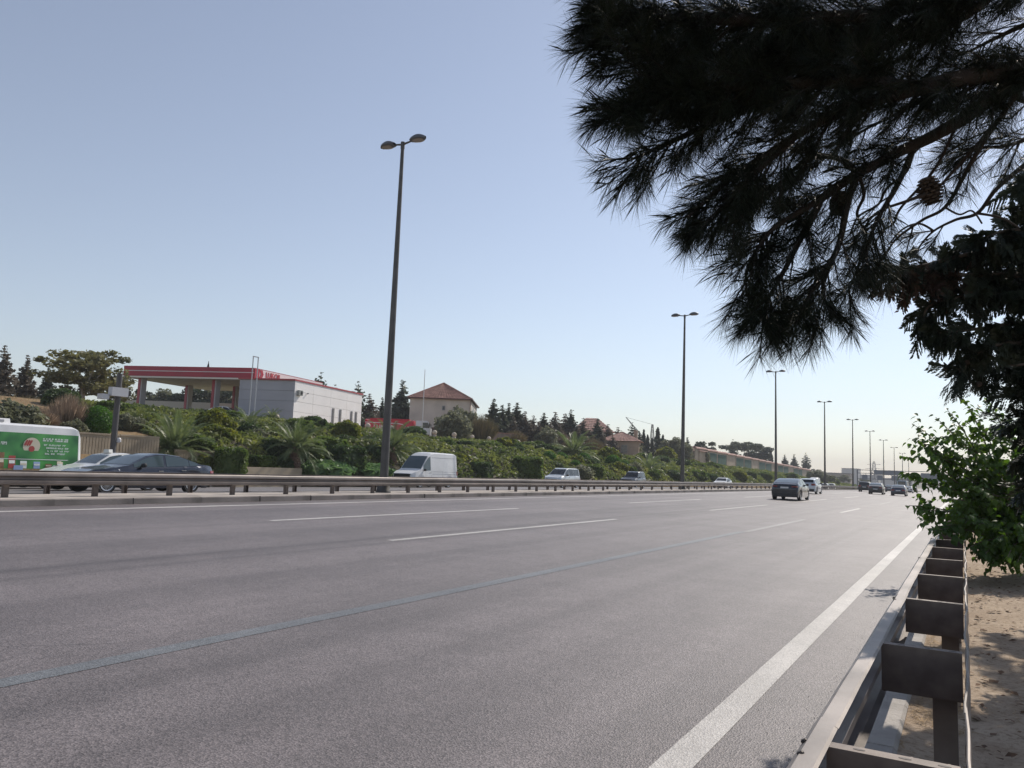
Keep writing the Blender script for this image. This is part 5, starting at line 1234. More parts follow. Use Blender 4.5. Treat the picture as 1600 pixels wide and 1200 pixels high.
def broad_mesh(m_, seed, n=2600, leaf=.05, clumps=26, sx=.42, zc=.64, sz=.34, cr=(.07, .14)):
    r_ = np.random.default_rng(seed); C = []
    for k in range(clumps):
        v = r_.normal(size=3); v /= np.linalg.norm(v); rr = r_.random() ** .4; c = np.array([v[0] * sx * rr, v[1] * sx * rr, zc + v[2] * sz * rr]); R = r_.uniform(*cr)
        q = r_.normal(size=(n // clumps, 3)); q /= np.linalg.norm(q, axis=1)[:, None]; C.append(c + q * (R * r_.random(len(q)) ** .45)[:, None] * [1.2, 1.2, .8])
    C = np.concatenate(C); return cloudmesh('crown', C, leaf * r_.uniform(.5, 1.25, len(C)), m_, aspect=1.6)
TRUNK = MB().tube([(0, 0, -.08), (.006, 0, .3), (0, .004, .96)], [.022, .016, .003], 7).mesh('trunk', BARK, 60)
mb = MB(); mb.tube([(0, 0, -.08), (.01, 0, .18), (.0, .02, .36)], [.04, .032, .026], 8)
for k in range(7):
    a = k * 2.4; mb.tube([(0, .01, .22 + .02 * k), (math.cos(a) * .12, math.sin(a) * .12, .42 + .02 * k), (math.cos(a) * .3, math.sin(a) * .3, .62 + .03 * k)], [.018, .012, .003], 6)
TRUNKB = mb.mesh('trunk', BARKP, 60)
CM = [conifer_mesh(L_CON, 1), conifer_mesh(L_CON, 2, .2, 24), conifer_mesh(L_CONB, 3, .25, 20, dens=1.2), conifer_mesh(L_CONB, 4, .22, 22, gap=.3), conifer_mesh(L_CON, 5, .26, 14, gap=.35, droop=.1, up=.5)]
CY = [cypress_mesh(L_CYP, 1), cypress_mesh(L_CYP, 2, .1)]
BR = [broad_mesh(L_TREE, 1, 5200, .034, 65, .42, .6, .38, (.04, .1)), broad_mesh(L_OLV, 2), broad_mesh(L_CYP, 3, sx=.4, zc=.7, sz=.26), broad_mesh(L_CON, 4, 2200, .05, 20, .5, .82, .1, (.06, .11))]
def tree(name, label, cm, p, h, wid=1., trunk=None, group=None, z=None, tw=1.):
    zz = float(zslope(p[0], p[1])) if z is None else z
    t = thing(name, label, 'tree', (p[0], p[1], zz), rnd.uniform(0, 6.28), group)
    put('trunk', trunk or TRUNK, t, None, None, (h * tw, h * tw, h)); put('crown', cm, t, None, None, (h * wid, h * wid, h)); return t
def tree_px(name, label, cm, px, ytop, X, wid=1., trunk=None, group=None, D=None, tw=1.):
    p = atX(px, ytop, X) if D is None else atD(px, ytop, D); zz = float(zslope(p[0], p[1])); return tree(name, label, cm, p, float(p[2]) - zz + .1, wid, trunk, group, tw=tw)
tree_px('conifer_tree', 'tall dusty conifer at the very edge above the minibus', CM[2], 8, 541, -74, 1.25)
tree_px('conifer_tree', 'dusty conifer second from the edge above the minibus', CM[3], 44, 557, -75, 1.35)
tree_px('conifer_tree', 'dark conifer behind the broad-leaved tree on its minibus side', CM[0], 76, 576, -82, 1.2)
tree_px('broadleaf_tree', 'spreading broad-leaved tree with pale forked trunk left of the canopy', BR[0], 138, 541, -70, 1.55, TRUNKB)
tree_px('broadleaf_tree', 'thin leafy tree behind the camera mast', BR[0], 186, 584, -72, .9, TRUNKB)
for i, (x, y, c, w) in enumerate(((246, 606, 2, 1.2), (268, 612, 1, 1.3), (300, 603, 2, 1.3), (318, 606, 2, 1.3), (345, 610, 1, 1.2), (362, 606, 2, 1.2))):
    tree_px('dark_tree', 'dark round tree seen under the canopy, ' + ['beside the outermost column', 'left of the inner column', 'right of the inner column', 'left of the shop-side column', 'right of the shop-side column', 'next to the shaded shop wall'][i], BR[c], x, y, 0, w, TRUNKB, D=135)
for i, (x, y, X, c, w) in enumerate(((502, 583, -82, 4, 1.3), (524, 602, -84, 4, 1.2), (560, 597, -80, 4, 1.3), (578, 616, -80, 2, 1.4), (598, 622, -82, 1, 1.2), (630, 596, -84, 0, 1.45), (588, 634, -80, 3, 1.5))):
    tree_px('conifer_tree', ['conifer top poking over the shop roof', 'ragged conifer tip low over the shop roof', 'ragged conifer at the back end of the shop', 'dusty conifer behind the tanker tail', 'slim conifer just left of the tallest lamp post', 'broad dark conifer between the tallest lamp post and the tiled house', 'brownish conifer behind the red tank'][i], CM[c], x, y, X, w)
row = [(772, 624, 1, 1.0), (785, 634, 0, 1.0), (795, 631, 1, .95), (808, 630, 0, 1.0), (820, 644, 3, 1.3), (834, 650, 2, 1.3), (850, 646, 0, 1.0), (868, 645, 3, 1.2), (884, 647, 2, 1.3), (893, 641, 1, 1.0), (912, 654, 2, 1.2), (934, 655, 1, 1.1), (950, 664, 3, 1.3), (966, 668, 2, 1.4)]
for i, (x, y, c, w) in enumerate(row):
    tree_px('conifer_tree', f'{["first", *NUM[1:]][i]} conifer of the row to the right of the tiled house', CM[c], x, y, -67 + rnd.uniform(-2, 2), w * 1.6, group='conifer row beyond the tiled house')
for i, (x, y, c, w) in enumerate(((803, 652, 3, 1.7), (828, 660, 2, 1.8), (842, 662, 3, 1.8), (860, 660, 2, 1.8), (874, 664, 3, 1.8), (902, 664, 3, 1.8), (922, 672, 2, 1.8), (942, 676, 3, 1.9), (957, 680, 2, 1.9))):
    tree_px('conifer_tree', f'{["first", *NUM[1:]][i]} bushy dusty conifer of the lower row before the tall conifers', CM[c], x, y, -63 + rnd.uniform(-1, 1), w, group='low dusty conifers before the tall row')
tree_px('conifer_tree', 'dark layered conifer right of the red-roofed house under the crane jib', CM[4], 988, 661, -72, 1.25)
tree_px('conifer_tree', 'small dark conifer beside the layered conifer', CM[1], 999, 674, -70, 1.3)
tree_px('cypress_tree', 'slim cypress left of the crane mast', CY[0], 1006, 672, -70, 1.0); tree_px('cypress_tree', 'shorter cypress touching the slim cypress left of the crane mast', CY[1], 1012, 680, -70, 1.0)
tree_px('cypress_tree', 'slim cypress right of the crane mast', CY[0], 1028, 669, -70, 1.25); tree_px('cypress_tree', 'short cypress in front of the crane mast', CY[1], 1019, 685, -70, 1.2)
tree_px('cypress_tree', 'thin cypress tip behind the round olive tree', CY[0], 1036, 680, -72, 1.)
tree_px('broadleaf_tree', 'round dark tree right of the cypresses', BR[2], 1040, 684, -66, 1.3, TRUNKB); tree_px('broadleaf_tree', 'round grey-green olive tree left of the second lamp post', BR[1], 1051, 685, -63, 1.2, TRUNKB)
tree_px('conifer_tree', 'small dark conifer just right of the second lamp post', CM[0], 1074, 684, -68, 1.3)
tree_px('broadleaf_tree', 'round dark tree standing over the gate lodge roof', BR[2], 1102, 687, -70, 1.0, TRUNKB)
tree_px('umbrella_pine', 'flat-topped umbrella pine behind the long wall', BR[3], 1160, 689, -72, 1.3, TRUNKB, tw=.6)
tree_px('conifer_tree', 'pointed conifer left of the umbrella pine', CM[4], 1145, 687, -70, 1.3); tree_px('broadleaf_tree', 'round dark tree right of the umbrella pine', BR[2], 1185, 694, -70, 1.1, TRUNKB)
tree_px('cypress_tree', 'small tree left of the third lamp post', CY[1], 1204, 706, -70, 1.4)
for i, (x, y) in enumerate(((1226, 711), (1241, 710), (1259, 708))): tree_px('conifer_tree', ['small far conifer right of the third lamp post', 'far conifer at the end of the long wall', 'ragged far conifer where the slope drops away'][i], CM[[0, 1, 4][i]], x, y, -66, 1.4)
for i, (x, y, X) in enumerate(((1275, 742, -40), (1292, 747, -39), (1318, 748, -43), (1350, 752, -42), (1376, 748, -40), (1394, 750, -30))):
    p = atX(x, y, X); tree('far_tree', ['far bushy tree left of the fourth lamp post', 'far bushy tree right of the fourth lamp post', 'far bushy tree by the fifth lamp post', 'far tree between the gantry leg and the sixth lamp post', 'far dark tree under the gantry signs', 'far dark tree right under the wide gantry board'][i], [BR[1], BR[1], BR[1], BR[1], CY[1], CY[1]][i], (p[0], p[1] + (0 if i < 4 else 130)), float(p[2]) - float(zslope(p[0], p[1])) + (1.5 if i < 4 else 4), 1.5, TRUNKB)

# ---- palms
def frond_mesh(seed, L=2.7, bend=1.25, droop=.5):
    r_ = random.Random(seed); n = 30; V = []; Fc = []; pts = []
    ang = 0.; p = np.zeros(3)
    for i in range(n + 1):
        t = i / n; ang = -bend * t ** 1.5; pts.append(p.copy()); p = p + np.array([math.cos(ang), 0, math.sin(ang)]) * L / n
    for i in range(n + 1):                                        # rachis
        w = .028 * (1 - .85 * i / n); q = pts[i]; V += [q + [0, -w, 0], q + [0, w, 0]]
    Fc += [(2 * i, 2 * i + 1, 2 * i + 3, 2 * i + 2) for i in range(n)]
    for i in range(3, n):
        for s_ in (-1, 1):
            for h_ in (0, .5):
                t = (i + h_) / n; k = pts[i] * (1 - h_) + pts[i + 1] * h_; tg = pts[i + 1] - pts[i]; tg /= np.linalg.norm(tg); up = np.cross(tg, [0, 1., 0]); up = up if up[2] > 0 else -up
                ll = .46 * math.sin(math.pi * (.16 + .8 * t)) ** .8 * r_.uniform(.85, 1.1) + .05
                d = tg * (.55 + .5 * t) + np.array([0, s_ * .85, 0]) + up * r_.uniform(.15, .45); d /= np.linalg.norm(d); e = k + d * ll * .55; f = k + d * ll + np.array([0, 0, -droop * ll * r_.uniform(.3, 1)]); w = tg * .017
                b0 = len(V); V += [k - w, k + w, e + w, f, e - w]; Fc.append((b0, b0 + 1, b0 + 2, b0 + 3, b0 + 4))
    return fmesh('frond', np.array(V), Fc, L_PALM)
FR = [frond_mesh(1), frond_mesh(2, 2.5, 1.6, .7), frond_mesh(3, 2.8, .9, .4)]
PTR = mat('palm_trunk', (.20, .13, .10), .95, var=.35, vscale=7, bump=.8, bscale=16)
mb = MB()
for r_i in range(9):                                              # old leaf bases
    for k in range(12):
        a = 2 * math.pi * (k + .5 * (r_i % 2)) / 12; z = .05 + r_i * .125; R = .40 - .012 * r_i
        c = np.array([math.cos(a) * R, math.sin(a) * R, z]); u = np.array([math.cos(a), math.sin(a), .55]); u /= np.linalg.norm(u); w = np.array([-math.sin(a), math.cos(a), 0]); mb.obox(c, u * .07, w * .085, np.cross(u, w) * .05)
mb.lathe([(.44, -.3), (.42, .2), (.36, 1.1), (.2, 1.45)], 12)
PT = mb.mesh('trunk', PTR)
def palm(label, px, py, X, s_, nf=36, th=1.2, lo=-.35):
    p = atX(px, py, X); t = thing('palm_tree', label, 'palm tree', (p[0], p[1], float(p[2]) - th * s_), 0)
    put('trunk', PT, t, None, None, (s_, s_, s_ * th / 1.2))
    for k in range(nf):
        f = k / nf; el = lo + (1.42 - lo) * f ** .85; a = k * 2.39996 + rnd.uniform(-.2, .2)
        o = put('frond', FR[k % 3] if f < .7 else FR[2], t, (math.cos(a) * .16 * s_, math.sin(a) * .16 * s_, th * s_ + .1 * s_ * f), (rnd.uniform(-.25, .25), -el, a), s_ * rnd.uniform(.85, 1.08))
    return t
palm('feathery palm in front of the ribbed wall behind the dark saloon', 272, 706, -40.2, .98, 40, .8)
palm('stout-trunked palm beside the planter wall', 462, 704, -38.6, .92, 40, 1.7)
palm('palm partly hidden by the tallest lamp post', 612, 704, -39.6, 1.05, 38, 1.2)
palm('palm high on the slope above the minivan', 896, 712, -45.5, 1.45, 36, .9)
palm('young palm on the upper slope below the thin pole frame', 388, 668, -49, .72, 18, .5, .2)
palm('tiny yucca-like palm beside the stone globe at the shaded shop wall', 425, 654, -57.2, .5, 16, .4, .3)
palm('grey-green young palm right of the four-wheel drive', 1015, 738, -40.5, 1.2, 24, .3, .25)
# ================================================================== the trees and bush right beside us
rng = np.random.default_rng(23); rnd = random.Random(23)
def ray_pt(x, y, r): d = ROT @ _ray(x, y); return EYE + d / np.linalg.norm(d) * r
def smooth_poly(P, n):
    P = np.asarray(P, float); m = len(P)
    t = np.linspace(0, m - 1, n); out = []
    for q in t:                                                   # Catmull-Rom through the points
        i = min(int(q), m - 2); u = q - i
        p0, p1, p2, p3 = P[max(i - 1, 0)], P[i], P[i + 1], P[min(i + 2, m - 1)]
        out.append(.5 * ((2 * p1) + (p2 - p0) * u + (2 * p0 - 5 * p1 + 4 * p2 - p3) * u * u + (3 * p1 - p0 - 3 * p2 + p3) * u ** 3))
    return np.array(out)
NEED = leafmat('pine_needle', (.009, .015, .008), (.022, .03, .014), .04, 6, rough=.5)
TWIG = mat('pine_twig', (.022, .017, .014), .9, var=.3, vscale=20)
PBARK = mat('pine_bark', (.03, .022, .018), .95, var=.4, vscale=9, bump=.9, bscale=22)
pine = thing('pine_tree', 'dark long-needled pine overhead with drooping branches against the sky', 'tree', (3.3, 3.2, 0))
PO = np.array([3.3, 3.2, 0])
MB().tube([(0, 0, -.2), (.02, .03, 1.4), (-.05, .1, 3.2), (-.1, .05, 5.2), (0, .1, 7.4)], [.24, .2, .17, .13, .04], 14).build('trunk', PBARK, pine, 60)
LIMBS = [  # picture position and distance of points along each limb, thickness at its start, where twigs begin, how many twigs per metre
 ([(1760, 60, 4.9), (1600, 105, 4.4), (1440, 130, 4.0), (1280, 125, 3.7), (1120, 140, 3.45), (1010, 160, 3.3), (962, 180, 3.2)], .05, .12, 52),
 ([(1760, -60, 4.9), (1560, -20, 4.4), (1380, 20, 4.0), (1200, 30, 3.7), (1050, 30, 3.5), (960, 25, 3.4), (925, 18, 3.35)], .045, .12, 55),
 ([(1760, 110, 4.9), (1600, 130, 4.5), (1500, 190, 4.2), (1430, 225, 4.1), (1340, 275, 3.9), (1260, 320, 3.8), (1190, 360, 3.7), (1130, 395, 3.65)], .04, .25, 34),
 ([(1440, 130, 4.0), (1330, 170, 3.8), (1230, 215, 3.7), (1130, 260, 3.6), (1060, 310, 3.5), (1020, 345, 3.45)], .028, .15, 56),
 ([(1280, 125, 3.7), (1170, 170, 3.6), (1070, 205, 3.5), (1000, 225, 3.4), (955, 240, 3.35)], .022, .15, 56),
 ([(1120, 140, 3.45), (1050, 130, 3.4), (985, 100, 3.35), (945, 70, 3.3)], .016, .1, 50),
 ([(1230, 215, 3.7), (1150, 265, 3.55), (1085, 320, 3.45), (1045, 365, 3.4)], .016, .1, 52),
 ([(1260, 320, 3.8), (1230, 380, 3.7), (1200, 430, 3.6), (1165, 475, 3.5), (1142, 508, 3.45)], .018, .2, 56),
 ([(1340, 275, 3.9), (1320, 340, 3.8), (1300, 410, 3.7), (1265, 450, 3.6), (1240, 485, 3.55), (1222, 512, 3.5)], .018, .35, 50),
 ([(1430, 225, 4.1), (1400, 300, 4.0), (1370, 360, 3.95), (1345, 420, 3.9), (1330, 470, 3.85)], .015, .3, 34),
 ([(1190, 360, 3.7), (1150, 385, 3.6), (1120, 430, 3.5), (1118, 470, 3.45)], .013, .1, 56),
 ([(1300, 410, 3.7), (1280, 450, 3.7), (1278, 475, 3.7), (1290, 498, 3.7)], .011, .2, 50),
 ([(1380, 20, 4.0), (1300, 60, 3.9), (1200, 80, 3.8), (1110, 85, 3.7), (1030, 95, 3.6)], .022, .1, 50),
 ([(1560, -20, 4.4), (1480, 40, 4.2), (1380, 70, 4.1), (1290, 90, 4.0), (1200, 120, 3.9)], .022, .1, 46),
 ([(1340, 275, 3.9), (1300, 250, 3.9), (1240, 250, 3.85), (1180, 290, 3.8), (1110, 340, 3.75)], .016, .1, 50),
 ([(1600, 105, 4.4), (1560, 190, 4.3), (1500, 260, 4.3), (1460, 300, 4.2)], .015, .3, 16),
 ([(1760, 130, 4.9), (1620, 160, 4.6), (1540, 130, 4.4), (1450, 150, 4.3), (1380, 190, 4.2), (1310, 235, 4.1)], .02, .2, 20),
 ([(1760, 0, 4.9), (1640, 20, 4.6), (1560, 60, 4.5), (1500, 90, 4.4)], .02, .2, 24),
 ([(1700, 180, 4.8), (1610, 215, 4.6), (1560, 230, 4.5), (1500, 235, 4.4)], .014, .3, 26),
 ([(1660, 215, 4.8), (1595, 260, 4.7), (1550, 300, 4.65), (1522, 342, 4.6), (1490, 352, 4.6), (1462, 372, 4.55), (1430, 410, 4.5)], .014, .7, 12),
 ([(1522, 342, 4.6), (1560, 350, 4.6), (1590, 365, 4.6)], .007, .5, 5),
 ([(1560, 190, 4.3), (1510, 280, 4.3), (1478, 330, 4.3), (1440, 350, 4.25), (1400, 385, 4.2), (1380, 420, 4.2)], .011, .7, 10),
 ([(1430, 225, 4.1), (1415, 270, 4.1), (1385, 300, 4.05), (1372, 330, 4.05), (1340, 352, 4.0), (1325, 385, 4.0)], .008, .8, 10), ([(1500, 190, 4.2), (1470, 250, 4.2), (1410, 330, 4.15), (1395, 362, 4.15), (1360, 385, 4.1)], .008, .8, 8), ([(1478, 330, 4.3), (1500, 345, 4.3), (1520, 340, 4.3), (1534, 362, 4.3)], .005, .9, 4), ([(1462, 372, 4.55), (1440, 360, 4.5), (1410, 372, 4.5), (1385, 395, 4.45)], .006, .8, 8), ([(1370, 345, 4.05), (1380, 375, 4.05), (1365, 400, 4.0), (1372, 425, 4.0)], .006, .6, 14), ([(1340, 275, 3.9), (1352, 310, 3.9), (1340, 345, 3.9), (1352, 385, 3.9), (1340, 420, 3.85)], .009, .5, 24),
 ([(1460, 300, 4.2), (1420, 320, 4.1), (1370, 345, 4.05), (1345, 380, 4.0)], .009, .6, 14),
]
twigs = MB(); NB = []; ND = []; NL = []
for pts, r0, t0, dens in LIMBS:
    pts = [(x + 52 * min(1, max(0, (1320 - x) / 200)) * min(1, max(0, (y - 170) / 100)), y - 14 * min(1, max(0, (y - 250) / 150)), r) for x, y, r in pts]
    P = smooth_poly([ray_pt(*p) for p in pts], 7 * (len(pts) - 1) + 1)
    P += np.array([[mnoise.noise((p[0] * 3, p[1] * 3, p[2] * 3 + k)) * .03 for k in (0, 5, 9)] for p in P])
    MB().tube(P - PO, np.linspace(r0, max(.004, r0 * .2), len(P)), 7).build('branch', PBARK, pine, 60)
    seg = np.linalg.norm(np.diff(P, axis=0), axis=1); S = np.r_[0, np.cumsum(seg)]; L = S[-1]
    for k in range(int(L * (1 - t0) * dens * (2.3 if max(q[1] for q in pts[1:]) < 210 and pts[-1][0] < 1250 else 1.25))):
        s = L * (t0 + (1 - t0) * rnd.random() ** .85); q = np.array([np.interp(s, S, P[:, j]) for j in range(3)])
        i = min(np.searchsorted(S, s), len(P) - 1); tg = P[i] - P[max(i - 1, 0)]; tg /= np.linalg.norm(tg) + 1e-9
        pr = rdirs(1)[0]; pr -= tg * pr.dot(tg); pr /= np.linalg.norm(pr)
        d = tg * .75 + pr * .6 + np.array([0, 0, -.12]); d /= np.linalg.norm(d)
        ln = rnd.uniform(.1, .3) * (1 if s < L * .8 else .7); m = 4; tp = [q]
        dd = d.copy()
        for j in range(m): tp.append(tp[-1] + dd * ln / m); dd = dd + np.array([0, 0, -.05]) + tg * .06; dd /= np.linalg.norm(dd)
        twigs.tube(np.array(tp) - PO, np.linspace(.0042, .002, m + 1), 4, cap=False)
        nn = int(rnd.uniform(95, 150)); u = .15 + .85 * rng.random(nn) ** .7; tp = np.array(tp)
        base = np.stack([np.interp(u * m, np.arange(m + 1), tp[:, j]) for j in range(3)], 1)
        o = rdirs(nn); o -= d * (o @ d)[:, None]; o /= np.linalg.norm(o, axis=1)[:, None]
        an = np.radians(rng.uniform(18, 62, nn))[:, None]; nd_ = d * np.cos(an) + o * np.sin(an) + np.array([0, 0, -.2]); nd_ /= np.linalg.norm(nd_, axis=1)[:, None]
        NB.append(base); ND.append(nd_); NL.append(rng.uniform(.08, .14, nn))
tw = twigs.build('twigs', TWIG, pine); tw['kind'] = 'stuff'
B_ = np.concatenate(NB) - PO; D_ = np.concatenate(ND); L_ = np.concatenate(NL)[:, None]
k = np.cross(D_, rdirs(len(D_))); k /= np.linalg.norm(k, axis=1)[:, None]; k *= .00055
bend = np.cross(D_, k) ; mid = B_ + D_ * L_ * .55 + np.array([0, 0, .004])
V = np.stack([B_ - k, B_ + k, mid + k, B_ + D_ * L_ + np.array([0, 0, -.006]), mid - k], 1).reshape(-1, 3)
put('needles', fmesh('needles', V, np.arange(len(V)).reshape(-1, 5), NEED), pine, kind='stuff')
print('needles', len(B_))
CONEM = mat('pine_cone', (.06, .042, .03), .85, var=.3, vscale=30)
def cone(px, py, r, s):
    c = ray_pt(px, py, r) - PO; mb = MB(); mb.lathe([(.004, -.05), (.02, -.045), (.03, -.01), (.022, .03), (.004, .052)], 10, (0, 0, 0))
    for i in range(9):
        z = -.045 + i * .0115; R = .036 * math.sin(math.pi * (.14 + .8 * i / 9)) ** .7
        for k_ in range(9):
            a = 2 * math.pi * (k_ + .5 * (i % 2)) / 9; u = np.array([math.cos(a), math.sin(a), -.35]); u /= np.linalg.norm(u); w = np.array([-math.sin(a), math.cos(a), 0])
            mb.obox(np.array([math.cos(a) * R, math.sin(a) * R, z]), u * .009, w * .008, np.cross(u, w) * .003)
    mb.build('cone', CONEM, pine, None, c, (rnd.uniform(-.4, .4), rnd.uniform(-.4, .4), 0)).scale = (s,) * 3
cone(1453, 298, 4.2, 1.25); cone(1312, 318, 3.85, 1.0)

# ---- the dark scale-leaved conifer at the edge of the verge
CSPR = leafmat('cypress_spray', (.014, .022, .014), (.035, .045, .024), .12, 3, c3=(.05, .052, .024))
CRED = leafmat('browned_cypress_spray', (.05, .026, .018), (.085, .05, .03), .15, 3)
cyp = thing('cypress_tree', 'dark scale-leaved conifer at the edge of the verge, with some browned sprays', 'tree', (2.55, 8.9, .1)); CO = np.array([2.55, 8.9, .1])
MB().tube([(0, 0, -.2), (0, .05, 2), (-.05, 0, 4.5), (0, 0, 7.4)], [.2, .16, .1, .03], 12).build('trunk', BARK, cyp, 60)
CL = [([(1680, 370, 9.2), (1610, 360, 8.9), (1565, 362, 8.6), (1530, 375, 8.5)], 0), ([(1680, 400, 9.2), (1580, 385, 8.8), (1500, 400, 8.5), (1440, 415, 8.3), (1400, 420, 8.2)], 0),
      ([(1680, 430, 9.2), (1560, 430, 8.7), (1470, 430, 8.4), (1410, 432, 8.2), (1372, 440, 8.1)], 2), ([(1690, 470, 9.2), (1580, 460, 8.7), (1500, 465, 8.4), (1450, 480, 8.3), (1432, 505, 8.2)], 0),
      ([(1690, 500, 9.2), (1580, 505, 8.7), (1500, 515, 8.4), (1445, 520, 8.2)], 0), ([(1690, 540, 9.2), (1590, 535, 8.7), (1520, 540, 8.4), (1475, 560, 8.3), (1462, 585, 8.2)], 0),
      ([(1690, 570, 9.2), (1610, 565, 8.8), (1550, 570, 8.5), (1505, 575, 8.4)], 0), ([(1690, 600, 9.2), (1620, 600, 8.8), (1575, 605, 8.6), (1545, 615, 8.5)], 0),
      ([(1690, 640, 9.2), (1630, 640, 8.8), (1580, 645, 8.6), (1548, 655, 8.5)], 0), ([(1690, 680, 9.2), (1630, 690, 8.8), (1585, 700, 8.6), (1550, 715, 8.5)], 0),
      ([(1690, 730, 9.2), (1640, 735, 8.8), (1600, 740, 8.7), (1570, 755, 8.6)], 0), ([(1690, 320, 9.2), (1640, 315, 9.), (1605, 320, 8.9)], 0), ([(1680, 350, 9.6), (1600, 420, 9.4), (1540, 440, 9.3)], 0), ([(1690, 620, 9.5), (1640, 560, 9.3), (1570, 540, 9.2)], 0),
      ([(1690, 660, 9.0), (1640, 665, 8.6), (1600, 670, 8.4)], 0), ([(1660, 270, 9.2), (1612, 275, 9.1), (1598, 290, 9.)], 0)]
DAPPLE_LIMBS_FAR = [[(2.4, 9.1, z), (1.9, 9.1 + 1.2 * q, z + .35), (.9 + .45 * (k % 3) / 2, 10.2 + 3.2 * q, z + .15)] for k, (z, q) in enumerate([(2.6, .5), (3.0, 1.), (3.3, .7), (3.7, 1.1), (4.0, .4), (4.3, .85), (4.7, 1.15), (5.1, .65), (5.5, 1.), (5.9, .8), (6.4, .5)])]  # unseen limbs added out of frame to throw dappled shade on the verge
DAPPLE_LIMBS = [[(2.5, 8.9, z), (2.5 + 1.0 * math.cos(a), 8.9 + 1.1 * math.sin(a), z + .25), (2.5 + 1.6 * math.cos(a), 8.9 + 1.9 * math.sin(a), z + .1)] for z, a in [(2.1 + .3 * i, i * 2.4) for i in range(16)]]  # more unseen limbs round the trunk, added for their dapples on the verge
SP = {0: [], 2: []}; SN = {0: [], 2: []}; SD = {0: [], 2: []}
for ent in CL + [(c, 9) for c in DAPPLE_LIMBS + DAPPLE_LIMBS_FAR]:
    pts, red = ent
    if red != 9: pts = [(x + 42 * min(1, max(0, (y - 480) / 80)), y, r) for x, y, r in pts]
    P = smooth_poly([ray_pt(*p) if red != 9 else np.array(p) for p in pts], 6 * (len(pts) - 1) + 1)
    MB().tube(P - CO, np.linspace(.03, .006, len(P)), 6).build('branch', BARK, cyp, 60)
    S = np.r_[0, np.cumsum(np.linalg.norm(np.diff(P, axis=0), axis=1))]; L = S[-1]
    for k in range(int(L * (62 if red != 9 else 34 if pts[-1][0] > 1.4 else 60))):
        s = L * (.12 + .88 * rnd.random()); q = np.array([np.interp(s, S, P[:, j]) for j in range(3)]); i = max(1, min(np.searchsorted(S, s), len(P) - 1)); tg = P[i] - P[i - 1]; tg /= np.linalg.norm(tg)
        o = rdirs(1)[0]; d = tg * .5 + o * .7 + np.array([0, 0, -.3 + .25 * rnd.random()]); d /= np.linalg.norm(d); ln = rnd.uniform(.14, .32)
        pn = np.cross(d, rdirs(1)[0]); pn /= np.linalg.norm(pn); w = np.cross(pn, d)
        for b in range(12):                                        # flat fan of little side sprays
            t = .15 + .85 * b / 12
            for sg in (-1, 1):
                dv_ = d * .8 + w * sg * .6 + rdirs(1)[0] * .25; dv_ /= np.linalg.norm(dv_); l2 = ln * .42 * (1.1 - t * .7)
                for e in range(5):
                    key = 2 if (red == 2 and s > L * .55 and rnd.random() < .8) else 0
                    SP[key].append(q + d * ln * t + dv_ * l2 * (e + .5) / 5 + np.array([0, 0, -.012 * e])); SD[key].append(dv_); SN[key].append(pn)
for key, nm_ in ((0, CSPR), (2, CRED)):
    P = np.array(SP[key]) - CO; D_ = np.array(SD[key]); N_ = np.array(SN[key]) + rdirs(len(P)) * .5; w = np.cross(D_, N_); w /= np.linalg.norm(w, axis=1)[:, None] + 1e-9; l = .023 * rng.uniform(.6, 1.3, len(P))[:, None]
    V = np.stack([P - D_ * l, P + w * l * .36, P + D_ * l, P - w * l * .36], 1).reshape(-1, 3)
    put('foliage' if key == 0 else 'browned_foliage', fmesh('foliage', V, np.arange(len(V)).reshape(-1, 4), nm_), cyp, kind='stuff')
print('sprays', len(SP[0]))
cm = MB().lathe([(.004, -.02), (.018, -.01), (.02, .004), (.012, .016), (.003, .02)], 8).mesh('cone', CONEM, 50)
for px, py in ((1478, 577), (1502, 578), (1512, 566), (1530, 600)): put('cone', cm, cyp, ray_pt(px, py, 8.25) - CO, (.3, .2, 0), 1.3)

# ---- leafy bush (mulberry-like) leaning over the guard rail
BLEAF = leafmat('bush_leaf', (.045, .092, .018), (.105, .165, .034), .45, 1.1, rough=.42)
STEM = mat('bush_stem', (.13, .1, .075), .9, var=.3, vscale=9)
bush = thing('leafy_bush', 'bright green big-leaved bush leaning over the near guard rail below the dark conifer', 'bush', (1.25, 17.4, .05)); BO = np.array([1.25, 17.4, .05])
def leaf_template():
    o = [(0, 0), (.17, -.10), (.36, -.02), (.44, .2), (.36, .5), (.18, .8), (0, 1.06)]
    V = [(0, y, 0) for y in (0, .2, .5, .8)] ; V = []; Fc = []
    mid = [(0, 0, 0), (0, .25, -.03), (0, .6, -.02), (0, 1.06, -.16)]
    R = [(.2, .0, .03), (.4, .22, .09), (.36, .56, .06), (.16, .86, -.06)]
    Lf = [(-x, y, z) for x, y, z in R]
    V = mid + R + Lf
    Fc = [(0, 4, 5, 1), (1, 5, 6, 2), (2, 6, 7, 3), (0, 1, 9, 8), (1, 2, 10, 9), (2, 3, 11, 10)]
    return np.array(V, float), np.array(Fc)
LT, LTF = leaf_template()
LEAFM = fmesh('leaf', LT, LTF, BLEAF)
